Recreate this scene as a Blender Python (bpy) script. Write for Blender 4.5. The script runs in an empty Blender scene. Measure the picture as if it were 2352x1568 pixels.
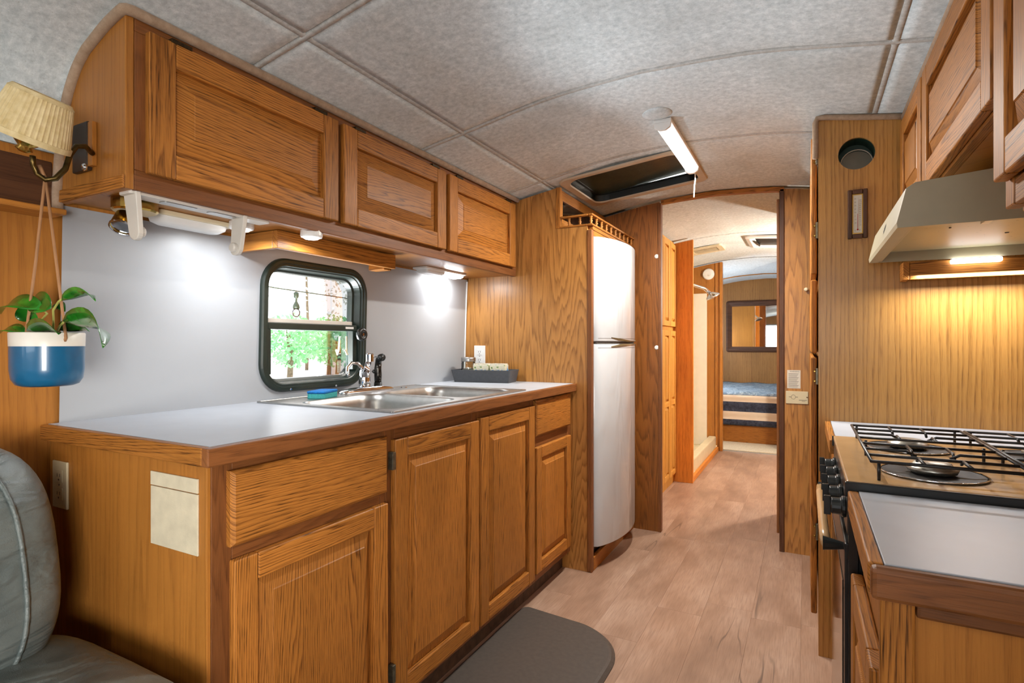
import bpy, bmesh, math, random
from mathutils import Vector, Matrix
random.seed(7)
S = bpy.context.scene
C = S.collection
PI = math.pi

# ------------------------------------------------------------------ camera, world, light, exposure
CAMZ = 1.133
YAW = math.radians(28.0)
FPX = 1270.0
cam = bpy.data.cameras.new('camera')
cam.sensor_width = 36.0
cam.lens = FPX / 2352.0 * 36.0
cam.shift_y = 3.0 / 2352.0
cam.clip_start = 0.02
cam.clip_end = 200
camo = bpy.data.objects.new('camera', cam)
camo.location = (0, 0, CAMZ)
camo.rotation_euler = (PI / 2, 0, YAW)
C.objects.link(camo)
S.camera = camo

S.view_settings.view_transform = 'Standard'
S.view_settings.look = 'None'
S.view_settings.exposure = 1.05
S.view_settings.gamma = 1.0
S.view_settings.use_curve_mapping = False
S.cycles.use_denoising = True
S.cycles.use_adaptive_sampling = True
S.cycles.adaptive_threshold = 0.05
S.cycles.adaptive_min_samples = 10
S.cycles.max_bounces = 7
S.cycles.diffuse_bounces = 4
S.cycles.glossy_bounces = 3
S.cycles.transmission_bounces = 4
S.cycles.transparent_max_bounces = 8
S.cycles.sample_clamp_indirect = 6.0
S.cycles.caustics_reflective = False
S.cycles.caustics_refractive = False

world = bpy.data.worlds.new('world')
S.world = world
world.use_nodes = True
wb = world.node_tree.nodes['Background']
wb.inputs[0].default_value = (0.93, 0.97, 1.0, 1)
wb.inputs[1].default_value = 2.0


def area(name, loc, target, sx, sy, power, col=(1, 1, 1), spread=PI):
    l = bpy.data.lights.new(name, 'AREA')
    l.shape = 'RECTANGLE'
    l.size = sx
    l.size_y = sy
    l.energy = power
    l.color = col
    l.spread = spread
    o = bpy.data.objects.new(name, l)
    o.location = loc
    d = Vector(target) - Vector(loc)
    o.rotation_euler = d.to_track_quat('-Z', 'Y').to_euler()
    C.objects.link(o)
    return o


def point(name, loc, power, col=(1, 1, 1), r=0.03):
    l = bpy.data.lights.new(name, 'POINT')
    l.energy = power
    l.color = col
    l.shadow_soft_size = r
    o = bpy.data.objects.new(name, l)
    o.location = loc
    C.objects.link(o)
    return o


DAY = (0.93, 0.97, 1.0)
# daylight entering through the windows behind the camera and in the bedroom
area('daylight_rear_window', (-0.47, -2.52, 1.30), (-0.47, 0, 1.75), 1.7, 0.72, 5, DAY)
area('daylight_left_window', (-1.62, -1.35, 1.22), (0, -1.0, 1.1), 1.0, 0.5, 1.5, DAY)
area('daylight_door_window', (0.70, -0.80, 0.92), (-1.15, 0.69, 0.80), 0.6, 0.6, 4.5, (1.0, 0.95, 0.88), 1.3)
# added fill lamp under the sill, shining through the kitchen window onto the ceiling
area('ceiling_fill_kitchen_window', (-2.06, 1.54, 0.78), (-1.10, 1.60, 1.62), 0.50, 0.42, 52, (0.92, 0.97, 1.0))
area('daylight_bedroom_window', (-1.62, 6.85, 1.22), (0.0, 7.0, 1.1), 0.8, 0.42, 16, (0.86, 0.93, 1.0))

# ------------------------------------------------------------------ mesh helpers


def sm(v):
    return ((v / 255.0) / 12.92) if v / 255.0 <= 0.04045 else (((v / 255.0) + 0.055) / 1.055) ** 2.4


def rgb(r, g, b):
    return (sm(r), sm(g), sm(b), 1.0)


class MB:
    def __init__(s):
        s.v = []
        s.f = []

    def box(s, x0, x1, y0, y1, z0, z1):
        b = len(s.v)
        s.v += [(x0, y0, z0), (x1, y0, z0), (x1, y1, z0), (x0, y1, z0), (x0, y0, z1), (x1, y0, z1), (x1, y1, z1), (x0, y1, z1)]
        s.f += [(b, b + 3, b + 2, b + 1), (b + 4, b + 5, b + 6, b + 7), (b, b + 1, b + 5, b + 4), (b + 1, b + 2, b + 6, b + 5), (b + 2, b + 3, b + 7, b + 6), (b + 3, b, b + 4, b + 7)]
        return s

    def prism(s, poly, axis, a0, a1):
        """poly in the two remaining axes (in x,y,z order) extruded along axis"""
        n = len(poly)
        b = len(s.v)
        for a in (a0, a1):
            for (p, q) in poly:
                s.v.append({'x': (a, p, q), 'y': (p, a, q), 'z': (p, q, a)}[axis])
        s.f.append(tuple(b + i for i in range(n)))
        s.f.append(tuple(b + n + i for i in reversed(range(n))))
        for i in range(n):
            j = (i + 1) % n
            s.f.append((b + i, b + j, b + n + j, b + n + i))
        return s

    def loft(s, loops, cap0=False, cap1=False, closed=True):
        n = len(loops[0])
        b = len(s.v)
        for L in loops:
            s.v += [tuple(p) for p in L]
        for k in range(len(loops) - 1):
            for i in range(n if closed else n - 1):
                j = (i + 1) % n
                s.f.append((b + k * n + i, b + k * n + j, b + (k + 1) * n + j, b + (k + 1) * n + i))
        if cap0:
            s.f.append(tuple(b + i for i in reversed(range(n))))
        if cap1:
            s.f.append(tuple(b + (len(loops) - 1) * n + i for i in range(n)))
        return s

    def tube(s, path, r, n=10, cap=True):
        P = [Vector(p) for p in path]
        R = r if isinstance(r, (list, tuple)) else [r] * len(P)
        loops = []
        up = None
        for i, p in enumerate(P):
            t = (P[min(i + 1, len(P) - 1)] - P[max(i - 1, 0)])
            if t.length < 1e-9:
                t = Vector((0, 0, 1))
            t.normalize()
            if up is None:
                up = t.orthogonal().normalized()
            else:
                up = (up - t * up.dot(t))
                if up.length < 1e-6:
                    up = t.orthogonal()
                up.normalize()
            w = t.cross(up)
            loops.append([p + (up * math.cos(2 * PI * k / n) + w * math.sin(2 * PI * k / n)) * R[i] for k in range(n)])
        return s.loft(loops, cap, cap)

    def lathe(s, prof, c, axis=(0, 0, 1), n=24, cap0=True, cap1=True, ripple=None):
        """prof: list of (radius, height along axis)"""
        ax = Vector(axis).normalized()
        u = ax.orthogonal().normalized()
        if abs(ax.z) > 0.999:
            u = Vector((1, 0, 0))
        w = ax.cross(u)
        c = Vector(c)
        loops = []
        for (r, h) in prof:
            loops.append([c + ax * h + (u * math.cos(2 * PI * k / n) + w * math.sin(2 * PI * k / n)) * (r * (1 + (ripple[1] * math.cos(k * ripple[0] * 2 * PI / n) if ripple else 0))) for k in range(n)])
        return s.loft(loops, cap0, cap1)

    def grid(s, us, vs, fn, skip=None):
        b = len(s.v)
        nu, nv = len(us), len(vs)
        for u in us:
            for v in vs:
                s.v.append(tuple(fn(u, v)))
        for i in range(nu - 1):
            for j in range(nv - 1):
                if skip and skip((us[i] + us[i + 1]) / 2, (vs[j] + vs[j + 1]) / 2):
                    continue
                s.f.append((b + i * nv + j, b + (i + 1) * nv + j, b + (i + 1) * nv + j + 1, b + i * nv + j + 1))
        return s

    def build(s, name, m, parent=None, bevel=0, smooth=False, seg=2, solid=0, local=False):
        off = Vector((0, 0, 0)) if (parent is None or local) else base_of(parent)
        me = bpy.data.meshes.new(name)
        me.from_pydata([tuple(Vector(p) - off) for p in s.v], [], s.f)
        bm = bmesh.new()
        bm.from_mesh(me)
        bmesh.ops.remove_doubles(bm, verts=bm.verts, dist=1e-6)
        bmesh.ops.recalc_face_normals(bm, faces=bm.faces)
        bm.to_mesh(me)
        bm.free()
        me.materials.append(m)
        if smooth:
            for p in me.polygons:
                p.use_smooth = True
        o = bpy.data.objects.new(name, me)
        C.objects.link(o)
        if parent is not None:
            o.parent = parent
        if solid:
            d = o.modifiers.new('solid', 'SOLIDIFY')
            d.thickness = solid
            d.offset = 0
        if bevel:
            d = o.modifiers.new('bevel', 'BEVEL')
            d.width = bevel
            d.segments = seg
            d.limit_method = 'ANGLE'
            d.angle_limit = math.radians(40)
        return o


def base_of(o):
    v = Vector((0, 0, 0))
    while o is not None:
        v += o.location
        o = o.parent
    return v


def thing(name, label, cat, loc=(0, 0, 0), rz=0, group=None):
    o = bpy.data.objects.new(name, None)
    o.empty_display_size = 0.05
    o.location = loc
    o.rotation_euler = (0, 0, rz)
    C.objects.link(o)
    o['label'] = label
    o['category'] = cat
    if group:
        o['group'] = group
    return o


def tag(o, label, cat, group=None):
    o['label'] = label
    o['category'] = cat
    if group:
        o['group'] = group
    return o


def struct(o, label=None):
    o['kind'] = 'structure'
    if label:
        o['label'] = label
    return o


def bx(name, m, parent, x0, x1, y0, y1, z0, z1, bevel=0.0015, local=False):
    return MB().box(x0, x1, y0, y1, z0, z1).build(name, m, parent, bevel, local=local)


def rrect(cu, cv, w, h, r, n=8):
    """rounded rectangle loop (counter-clockwise) in 2D"""
    pts = []
    for (sx, sy, a0) in ((1, 1, 0), (-1, 1, PI / 2), (-1, -1, PI), (1, -1, 1.5 * PI)):
        for k in range(n + 1):
            a = a0 + PI / 2 * k / n
            pts.append((cu + sx * (w / 2 - r) + r * math.cos(a), cv + sy * (h / 2 - r) + r * math.sin(a)))
    return pts


def plate_with_hole(poly, hole):
    """2D: returns verts, quads joining a convex-ish outer polygon to an inner loop by rays from the hole's centre"""
    cx = sum(p[0] for p in hole) / len(hole)
    cy = sum(p[1] for p in hole) / len(hole)
    ang = lambda p: math.atan2(p[1] - cy, p[0] - cx)

    def cast(loop, a):
        d = (math.cos(a), math.sin(a))
        best = None
        for i in range(len(loop)):
            p, q = loop[i], loop[(i + 1) % len(loop)]
            ex, ey = q[0] - p[0], q[1] - p[1]
            den = d[0] * ey - d[1] * ex
            if abs(den) < 1e-12:
                continue
            t = ((p[0] - cx) * ey - (p[1] - cy) * ex) / den
            u = ((p[0] - cx) * d[1] - (p[1] - cy) * d[0]) / den
            if t > 0 and -1e-6 <= u <= 1 + 1e-6:
                if best is None or t < best:
                    best = t
        return (cx + d[0] * best, cy + d[1] * best)
    A = sorted(set([round(ang(p), 6) for p in hole] + [round(ang(p), 6) for p in poly]))
    return [cast(hole, a) for a in A], [cast(poly, a) for a in A]


# ------------------------------------------------------------------ trailer section profile
XC = -0.47
PROF = [(-1.21, 0.0), (-1.21, 0.5), (-1.21, 0.95), (-1.197, 1.40), (-1.18, 1.58), (-1.150, 1.71), (-1.085, 1.805), (-0.985, 1.862), (-0.88, 1.892), (-0.65, 1.932), (-0.33, 1.985), (0.0, 2.004)]


def _catmull(P, k=8):
    out = []
    for i in range(len(P) - 1):
        p0, p1, p2, p3 = P[max(i - 1, 0)], P[i], P[i + 1], P[min(i + 2, len(P) - 1)]
        for j in range(k):
            t = j / k
            out.append(tuple(0.5 * ((2 * p1[d]) + (-p0[d] + p2[d]) * t + (2 * p0[d] - 5 * p1[d] + 4 * p2[d] - p3[d]) * t * t + (-p0[d] + 3 * p1[d] - 3 * p2[d] + p3[d]) * t ** 3) for d in (0, 1)))
    out.append(P[-1])
    return out


CUR = _catmull(PROF)


def prof_x(z):
    """inner wall distance from the centre line at height z"""
    for a, b in zip(CUR, CUR[1:]):
        if a[1] <= z <= b[1] and b[1] > a[1]:
            t = (z - a[1]) / (b[1] - a[1])
            return -(a[0] + (b[0] - a[0]) * t)
    return -CUR[-1][0]


def wall_x(z, side=-1):
    return XC + side * prof_x(z)


def ceil_z(x):
    d = -abs(x - XC)
    for a, b in zip(CUR, CUR[1:]):
        if a[1] > 1.5 and a[0] <= d <= b[0]:
            t = (d - a[0]) / (b[0] - a[0] + 1e-9)
            return a[1] + (b[1] - a[1]) * t
    return CUR[-1][1] if d > -0.1 else 1.6


# ------------------------------------------------------------------ materials


class NT:
    def __init__(s, name):
        s.m = bpy.data.materials.new(name)
        s.m.use_nodes = True
        s.t = s.m.node_tree
        s.b = s.t.nodes['Principled BSDF']

    def n(s, typ, **k):
        o = s.t.nodes.new(typ)
        for a, v in k.items():
            setattr(o, a, v)
        return o

    def l(s, a, b):
        s.t.links.new(a, b)

    def val(s, sock, v):
        if hasattr(v, 'links') or hasattr(v, 'is_linked'):
            s.l(v, sock)
        else:
            sock.default_value = v

    def math(s, op, a, b=0.0, c=0.0):
        o = s.n('ShaderNodeMath', operation=op)
        s.val(o.inputs[0], a)
        s.val(o.inputs[1], b)
        if op in ('MULTIPLY_ADD', 'PINGPONG', 'WRAP', 'COMPARE', 'SMOOTH_MIN'):
            s.val(o.inputs[2], c)
        return o.outputs[0]

    def comb(s, x, y, z):
        o = s.n('ShaderNodeCombineXYZ')
        for i, v in enumerate((x, y, z)):
            s.val(o.inputs[i], v)
        return o.outputs[0]

    def noise(s, vec, scale=1.0, detail=2.0, rough=0.5, dist=0.0):
        o = s.n('ShaderNodeTexNoise')
        s.l(vec, o.inputs['Vector'])
        o.inputs['Scale'].default_value = scale
        o.inputs['Detail'].default_value = detail
        o.inputs['Roughness'].default_value = rough
        o.inputs['Distortion'].default_value = dist
        return o.outputs[0]

    def ramp(s, fac, stops, interp='LINEAR'):
        o = s.n('ShaderNodeValToRGB')
        o.color_ramp.interpolation = interp
        e = o.color_ramp.elements
        while len(e) < len(stops):
            e.new(0.5)
        for i, (p, c) in enumerate(stops):
            e[i].position = p
            e[i].color = c if isinstance(c, tuple) else (c, c, c, 1)
        s.l(fac, o.inputs[0])
        return o.outputs[0]

    def mix(s, f, a, b, blend='MIX'):
        o = s.n('ShaderNodeMix', data_type='RGBA', blend_type=blend)
        s.val(o.inputs[0], f)
        s.val(o.inputs[6], a)
        s.val(o.inputs[7], b)
        return o.outputs[2]

    def obj(s):
        return s.n('ShaderNodeTexCoord').outputs['Object']

    def rand(s):
        return s.n('ShaderNodeObjectInfo').outputs['Random']

    def sep(s, v):
        o = s.n('ShaderNodeSeparateXYZ')
        s.l(v, o.inputs[0])
        return o.outputs

    def bump(s, h, strength=0.2, dist=0.002):
        o = s.n('ShaderNodeBump')
        o.inputs['Strength'].default_value = strength
        o.inputs['Distance'].default_value = dist
        s.l(h, o.inputs['Height'])
        s.l(o.outputs[0], s.b.inputs['Normal'])

    def set(s, **k):
        for a, v in k.items():
            s.val(s.b.inputs[a.replace('_', ' ')], v)
        return s.m


def plain(name, col, rough=0.5, metal=0.0, var=0.06, vscale=14.0, spec=0.5, bump=0.0, bscale=300.0, coat=0.0):
    t = NT(name)
    v = t.obj()
    n = t.noise(v, vscale, 3)
    dark = tuple(c * (1 - var * 2) for c in col[:3]) + (1,)
    lite = tuple(min(1, c * (1 + var)) for c in col[:3]) + (1,)
    c = t.ramp(n, [(0.3, dark), (0.7, lite)])
    t.l(c, t.b.inputs['Base Color'])
    t.set(Roughness=rough, Metallic=metal)
    t.b.inputs['Specular IOR Level'].default_value = spec
    t.b.inputs['Coat Weight'].default_value = coat
    if bump:
        t.bump(t.noise(v, bscale, 2), bump, 0.001)
    return t.m


def oak(name, axis, lite, dark, pore, F=16.0, G=45.0, A=8.0, B=0.9, rough=0.48, pore_amt=0.45, coat=0.03, rnd=True, contrast=1.0, spec=0.35):
    """oak-like grain running along the given object axis"""
    t = NT(name)
    o = t.sep(t.obj())
    r = t.rand() if rnd else 0.37
    i = 'xyz'.index(axis)
    al = t.math('MULTIPLY_ADD', r, 13.7, o[i])
    ot = [k for k in range(3) if k != i]
    ac = t.math('ADD', o[ot[0]], o[ot[1]])
    ac = t.math('MULTIPLY_ADD', r, 7.3, ac)
    n1 = t.noise(t.comb(t.math('MULTIPLY', ac, A), t.math('MULTIPLY', al, B), r), 1.0, 2.0, 0.45)
    wob = t.noise(t.comb(t.math('MULTIPLY', ac, 60.0), t.math('MULTIPLY', al, 6.0), 0.0), 1.0, 1.0)
    tt = t.math('MULTIPLY', n1, F)
    tt = t.math('MULTIPLY_ADD', ac, G, tt)
    tt = t.math('MULTIPLY_ADD', wob, 0.5, tt)
    st_ = t.noise(t.comb(t.math('MULTIPLY', ac, 38.0), t.math('MULTIPLY', al, 0.7), 5.0), 1.0, 2.0)
    tt = t.math('MULTIPLY_ADD', st_, 2.2, tt)
    fr = t.math('FRACT', tt)
    ring = t.ramp(fr, [(0.0, 1.0), (0.18, 0.55), (0.5, 0.12), (0.86, 0.0), (1.0, 0.9)])
    pn = t.noise(t.comb(t.math('MULTIPLY', ac, 520.0), t.math('MULTIPLY', al, 14.0), 0.0), 1.0, 2.0, 0.6)
    pm = t.ramp(pn, [(0.48, 0.0), (0.62, 1.0)])
    big = t.noise(t.comb(t.math('MULTIPLY', ac, 5.0), t.math('MULTIPLY', al, 1.5), 3.0), 1.0, 2.0)
    bl = t.ramp(big, [(0.3, 0.82), (0.7, 1.1)])
    c = t.mix(t.math('MULTIPLY', ring, 0.68 * contrast), lite, dark)
    pf = t.math('MULTIPLY', pm, t.math('MULTIPLY_ADD', ring, pore_amt, pore_amt * 0.35))
    c = t.mix(pf, c, pore)
    c = t.mix(1.0, c, bl, 'MULTIPLY')
    rv = t.math('MULTIPLY_ADD', r, 0.22, 0.89) if rnd else 1.0
    if rnd:
        c = t.mix(1.0, c, t.comb(rv, rv, rv), 'MULTIPLY')
    t.l(c, t.b.inputs['Base Color'])
    t.set(Roughness=rough)
    t.b.inputs['Specular IOR Level'].default_value = spec
    t.b.inputs['Coat Weight'].default_value = coat
    t.b.inputs['Coat Roughness'].default_value = 0.25
    t.bump(t.math('ADD', pm, ring), 0.12, 0.0008)
    return t.m


def oaks(name, lite, dark, pore, **k):
    return {a: oak(name + '_' + a, a, lite, dark, pore, **k) for a in 'xyz'}


OAK = oaks('honey_oak', rgb(184, 120, 52), rgb(116, 66, 24), rgb(62, 33, 11), F=26, G=150, B=0.7, pore_amt=0.7, spec=0.22)
OAKD = oaks('brown_oak_frame', rgb(134, 83, 43), rgb(102, 59, 28), rgb(72, 40, 19), contrast=0.7)
PLY = oaks('panel_oak', rgb(188, 132, 68), rgb(132, 84, 37), rgb(98, 60, 26), F=30, G=14, A=4.5, B=0.55, rough=0.33, coat=0.3)
PLYS = oaks('straight_oak', rgb(196, 143, 72), rgb(156, 105, 45), rgb(118, 74, 30), F=6, G=60, A=6, B=0.3, rough=0.3, coat=0.3)
BIRCH = oaks('warm_veneer', rgb(178, 117, 50), rgb(148, 91, 35), rgb(112, 65, 26), F=8, G=40, A=8, B=0.5, rough=0.4, contrast=0.6, pore_amt=0.25)
HALL = oaks('yellow_maple', rgb(216, 158, 74), rgb(188, 124, 48), rgb(150, 92, 34), F=4, G=12, contrast=0.6, pore_amt=0.3)
RED = oaks('reddish_oak', rgb(222, 142, 56), rgb(194, 108, 34), rgb(156, 78, 22), F=4, G=12, contrast=0.6)  # reddish orange oak of the hall end panel and shower curb
DARKW = oaks('dark_walnut', rgb(92, 58, 36), rgb(66, 38, 22), rgb(40, 22, 12), F=4, G=14)
PLYD = oaks('shaded_oak_veneer', rgb(150, 92, 40), rgb(104, 60, 24), rgb(78, 44, 18), F=30, G=14, A=4.5, B=0.55, rough=0.4)  # panel oak darkened, the left bulkhead's shade put into the colour
VENEER = oaks('paneling', rgb(170, 122, 66), rgb(138, 92, 46), rgb(104, 66, 30), F=6, G=50, A=6, B=0.3, contrast=0.8)


def floor_mat(name):
    t = NT(name)
    o = t.sep(t.obj())
    r = t.rand()
    al = t.math('MULTIPLY_ADD', r, 31.0, o[1])
    ac = t.math('MULTIPLY_ADD', r, 9.0, o[0])
    n1 = t.noise(t.comb(t.math('MULTIPLY', ac, 9.0), t.math('MULTIPLY', al, 0.9), 0.0), 1.0, 3.0, 0.5)
    ring = t.ramp(t.math('FRACT', t.math('MULTIPLY', n1, 9.0)), [(0, 1.0), (0.25, 0.4), (0.7, 0.0), (1, 0.8)])
    fine = t.noise(t.comb(t.math('MULTIPLY', ac, 260.0), t.math('MULTIPLY', al, 10.0), 0.0), 1.0, 3.0, 0.6)
    big = t.noise(t.comb(t.math('MULTIPLY', ac, 6.0), t.math('MULTIPLY', al, 2.2), 7.0), 1.0, 3.0, 0.55)
    c = t.ramp(big, [(0.28, rgb(146, 116, 96)), (0.5, rgb(172, 140, 118)), (0.75, rgb(194, 165, 145))])
    c = t.mix(t.math('MULTIPLY', ring, 0.22), c, rgb(140, 110, 92))
    c = t.mix(t.math('MULTIPLY', t.ramp(fine, [(0.45, 0.0), (0.65, 1.0)]), 0.42), c, rgb(132, 102, 84))
    # long dark splits
    cr = t.noise(t.comb(t.math('MULTIPLY', ac, 5.0), t.math('MULTIPLY', al, 0.45), 21.0), 1.0, 3.0, 0.6)
    crk = t.ramp(t.math('ABSOLUTE', t.math('SUBTRACT', cr, 0.5)), [(0.0, 1.0), (0.003, 0.85), (0.006, 0.0)])
    msk = t.ramp(t.noise(t.comb(t.math('MULTIPLY', ac, 3.0), t.math('MULTIPLY', al, 1.2), 40.0), 1.0, 1.0), [(0.60, 0.0), (0.68, 1.0)])
    c = t.mix(t.math('MULTIPLY', crk, t.math('MULTIPLY', msk, 0.8)), c, rgb(92, 74, 64))
    rv = t.math('MULTIPLY_ADD', r, 0.10, 0.95)
    c = t.mix(1.0, c, t.comb(rv, rv, rv), 'MULTIPLY')
    t.l(c, t.b.inputs['Base Color'])
    t.set(Roughness=0.42)
    t.bump(fine, 0.08, 0.0006)
    return t.m


def fabric_mat(name, c0, c1, stain):
    t = NT(name)
    v = t.obj()
    mot = t.noise(v, 55.0, 4, 0.7)
    fin = t.noise(v, 420.0, 2, 0.7)
    big = t.noise(v, 2.4, 3, 0.6)
    c = t.ramp(mot, [(0.3, c0), (0.7, c1)])
    c = t.mix(t.math('MULTIPLY', t.ramp(fin, [(0.45, 0.0), (0.7, 1.0)]), 0.35), c, c0)
    spk = t.ramp(t.noise(v, 130.0, 3, 0.75), [(0.60, 0.0), (0.70, 1.0)])
    c = t.mix(t.math('MULTIPLY', spk, 0.35), c, stain)
    c = t.mix(t.math('MULTIPLY', t.ramp(big, [(0.5, 0.0), (0.75, 1.0)]), 0.35), c, stain)
    t.l(c, t.b.inputs['Base Color'])
    t.set(Roughness=0.95)
    t.b.inputs['Specular IOR Level'].default_value = 0.1
    t.b.inputs['Sheen Weight'].default_value = 0.15
    t.bump(t.math('MULTIPLY_ADD', mot, 0.5, fin), 0.35, 0.0008)
    return t.m


M = {}
M['fabric'] = fabric_mat('grey_ceiling_fabric', rgb(186, 200, 206), rgb(236, 246, 251), rgb(150, 156, 154))
M['seam'] = plain('soiled_seam_fabric', rgb(132, 130, 122), 0.95, var=0.15, spec=0.1)
M['welt'] = fabric_mat('tan_welt_fabric', rgb(150, 126, 104), rgb(178, 154, 132), rgb(140, 116, 92))
M['floor'] = floor_mat('pale_oak_plank')
M['subfloor'] = plain('floor_joint', rgb(140, 114, 97), 0.8)
M['white'] = plain('white_laminate', rgb(226, 227, 230), 0.28, var=0.02, coat=0.2)
M['splash'] = plain('white_wall_panel', rgb(166, 170, 175), 0.38, var=0.02, vscale=3)
M['counter'] = plain('white_counter_laminate', rgb(180, 186, 195), 0.34, var=0.02, spec=0.3)
M['plastic'] = plain('white_plastic', rgb(232, 232, 230), 0.35, var=0.02)
M['greyplastic'] = plain('pale_grey_plastic', rgb(212, 208, 200), 0.38, var=0.03)
M['cream'] = plain('cream_plastic', rgb(222, 210, 178), 0.4, var=0.04)
M['almond'] = plain('almond_plate', rgb(206, 194, 160), 0.45, var=0.04)
M['chrome'] = plain('chrome', rgb(220, 222, 226), 0.07, 1.0, var=0.01)
M['steel'] = plain('brushed_steel', rgb(176, 175, 172), 0.34, 1.0, var=0.05, vscale=40)
M['brass'] = plain('brass', rgb(196, 160, 82), 0.25, 1.0, var=0.08)
M['agedbrass'] = plain('aged_brass', rgb(96, 78, 42), 0.35, 0.9, var=0.2, vscale=60)
M['bronze'] = plain('dark_bronze', rgb(72, 58, 48), 0.4, 0.4, var=0.15)
M['black'] = plain('black_enamel', rgb(26, 27, 28), 0.3, var=0.1)
M['blackp'] = plain('black_plastic', rgb(30, 34, 34), 0.35, var=0.1)
M['winframe'] = plain('green_black_window_frame', rgb(34, 46, 40), 0.35, var=0.1, vscale=30)
M['iron'] = plain('black_grate_wire', rgb(38, 36, 36), 0.38, 0.2, var=0.1)
M['tan'] = plain('tan_cooktop_enamel', rgb(196, 158, 112), 0.25, var=0.05, coat=0.3)
M['well'] = plain('sooty_burner_well', rgb(44, 41, 38), 0.6, var=0.2, vscale=40)
M['burner'] = plain('burner_alloy', rgb(176, 172, 162), 0.35, 0.9, var=0.1, vscale=60)
M['hood'] = plain('almond_hood_paint', rgb(176, 168, 142), 0.4, var=0.03)
M['mat'] = plain('charcoal_foam_mat', rgb(82, 74, 68), 0.55, var=0.08, vscale=60, bump=0.4, bscale=500)
M['traymat'] = plain('slate_tray', rgb(74, 76, 80), 0.6, var=0.06, vscale=80, bump=0.3, bscale=600)
M['sponge_b'] = plain('blue_scour_pad', rgb(20, 120, 200), 0.9, var=0.15, vscale=200, bump=0.8, bscale=500)
M['sponge_g'] = plain('teal_sponge', rgb(70, 178, 178), 0.9, var=0.12, vscale=200, bump=0.8, bscale=400)
M['paper'] = plain('paper', rgb(212, 206, 192), 0.85, var=0.03)
M['board'] = plain('beige_patch_board', rgb(206, 196, 170), 0.85, var=0.06, vscale=30, bump=0.3)
M['ink'] = plain('grey_ink', rgb(84, 80, 76), 0.8, var=0.05)
M['potblue'] = plain('blue_pot_glaze', rgb(18, 92, 134), 0.28, var=0.04, coat=0.3)
M['potwhite'] = plain('white_pot_glaze', rgb(226, 222, 212), 0.35, var=0.02)
M['soil'] = plain('soil', rgb(60, 44, 32), 0.95, var=0.3, vscale=200)
M['cord'] = plain('leather_cord', rgb(168, 122, 82), 0.7, var=0.1)
M['stem'] = plain('pale_stem', rgb(176, 176, 92), 0.5, var=0.1)
M['socket'] = plain('pale_socket', rgb(184, 190, 160), 0.4, var=0.05)
M['quiltcarpet'] = plain('beige_carpet', rgb(196, 178, 150), 0.95, var=0.12, vscale=120, bump=0.6)
M['rubber'] = plain('black_gasket', rgb(14, 20, 18), 0.4, var=0.1)
M['trimbeige'] = plain('beige_vent_trim', rgb(196, 180, 156), 0.45, var=0.05)
M['gold'] = plain('gold_line', rgb(190, 150, 70), 0.35, 0.7)
M['redfluid'] = plain('red_fluid', rgb(180, 40, 30), 0.3)
M['greencan'] = plain('dark_green_liner', rgb(20, 52, 40), 0.5, var=0.1)
M['greycone'] = plain('grey_speaker_disc', rgb(128, 122, 108), 0.6, var=0.08)
M['darkbrown'] = plain('dark_kick_board', rgb(84, 60, 42), 0.7, var=0.25, vscale=30)  # uneven dark brown for kick boards and a hall vent sheet
M['shower'] = plain('white_shower_panel', rgb(232, 224, 206), 0.3, var=0.02)
M['bark'] = plain('bark', rgb(120, 110, 90), 0.9, var=0.2)
M['gravel'] = plain('pale_gravel', rgb(206, 196, 190), 0.95, var=0.1, vscale=0.6)
M['bare'] = plain('steel_hinge', rgb(120, 116, 100), 0.4, 0.8, var=0.15, vscale=80)
M['agedhinge'] = plain('dark_brass_hinge', rgb(66, 50, 28), 0.4, 0.6, var=0.3, vscale=120)


def fridge_mat():
    t = NT('white_fridge_enamel')
    v = t.obj()
    o = t.sep(v)
    n = t.noise(t.comb(t.math('MULTIPLY', o[0], 3.0), t.math('MULTIPLY', o[1], 8.0), t.math('MULTIPLY', o[2], 2.6)), 1.0, 2, 0.5, 0.6)
    t.b.inputs['Base Color'].default_value = rgb(198, 204, 209)
    t.set(Roughness=0.24)
    t.b.inputs['Coat Weight'].default_value = 0.35
    t.b.inputs['Coat Roughness'].default_value = 0.06
    t.bump(n, 0.5, 0.02)
    return t.m


def leather_mat():
    t = NT('grey_blue_leather')
    v = t.obj()
    o = t.sep(v)
    w = t.noise(t.comb(t.math('MULTIPLY', o[0], 6.0), t.math('MULTIPLY', o[1], 4.0), t.math('MULTIPLY', o[2], 16.0)), 1.0, 3, 0.55, 0.8)
    f = t.noise(v, 500.0, 2)
    c = t.ramp(t.noise(v, 9.0, 3), [(0.3, rgb(82, 92, 92)), (0.7, rgb(112, 120, 118))])
    t.l(c, t.b.inputs['Base Color'])
    t.set(Roughness=0.38)
    t.bump(t.math('MULTIPLY_ADD', f, 0.03, w), 1.0, 0.022)
    return t.m


def shade_mat():
    t = NT('cream_shade_cloth')
    c = t.ramp(t.noise(t.obj(), 60.0, 3), [(0.3, rgb(196, 174, 124)), (0.7, rgb(218, 200, 156))])
    t.l(c, t.b.inputs['Base Color'])
    t.set(Roughness=0.9)
    return t.m


def leaf_mat():
    t = NT('glossy_leaf')
    r = t.rand()
    c = t.ramp(t.noise(t.obj(), 30.0, 2), [(0.3, rgb(16, 84, 20)), (0.7, rgb(46, 140, 36))])
    rv = t.math('MULTIPLY_ADD', r, 0.7, 0.55)
    c = t.mix(1.0, c, t.comb(rv, rv, rv), 'MULTIPLY')
    t.l(c, t.b.inputs['Base Color'])
    t.set(Roughness=0.25)
    t.b.inputs['Coat Weight'].default_value = 0.3
    return t.m


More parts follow.
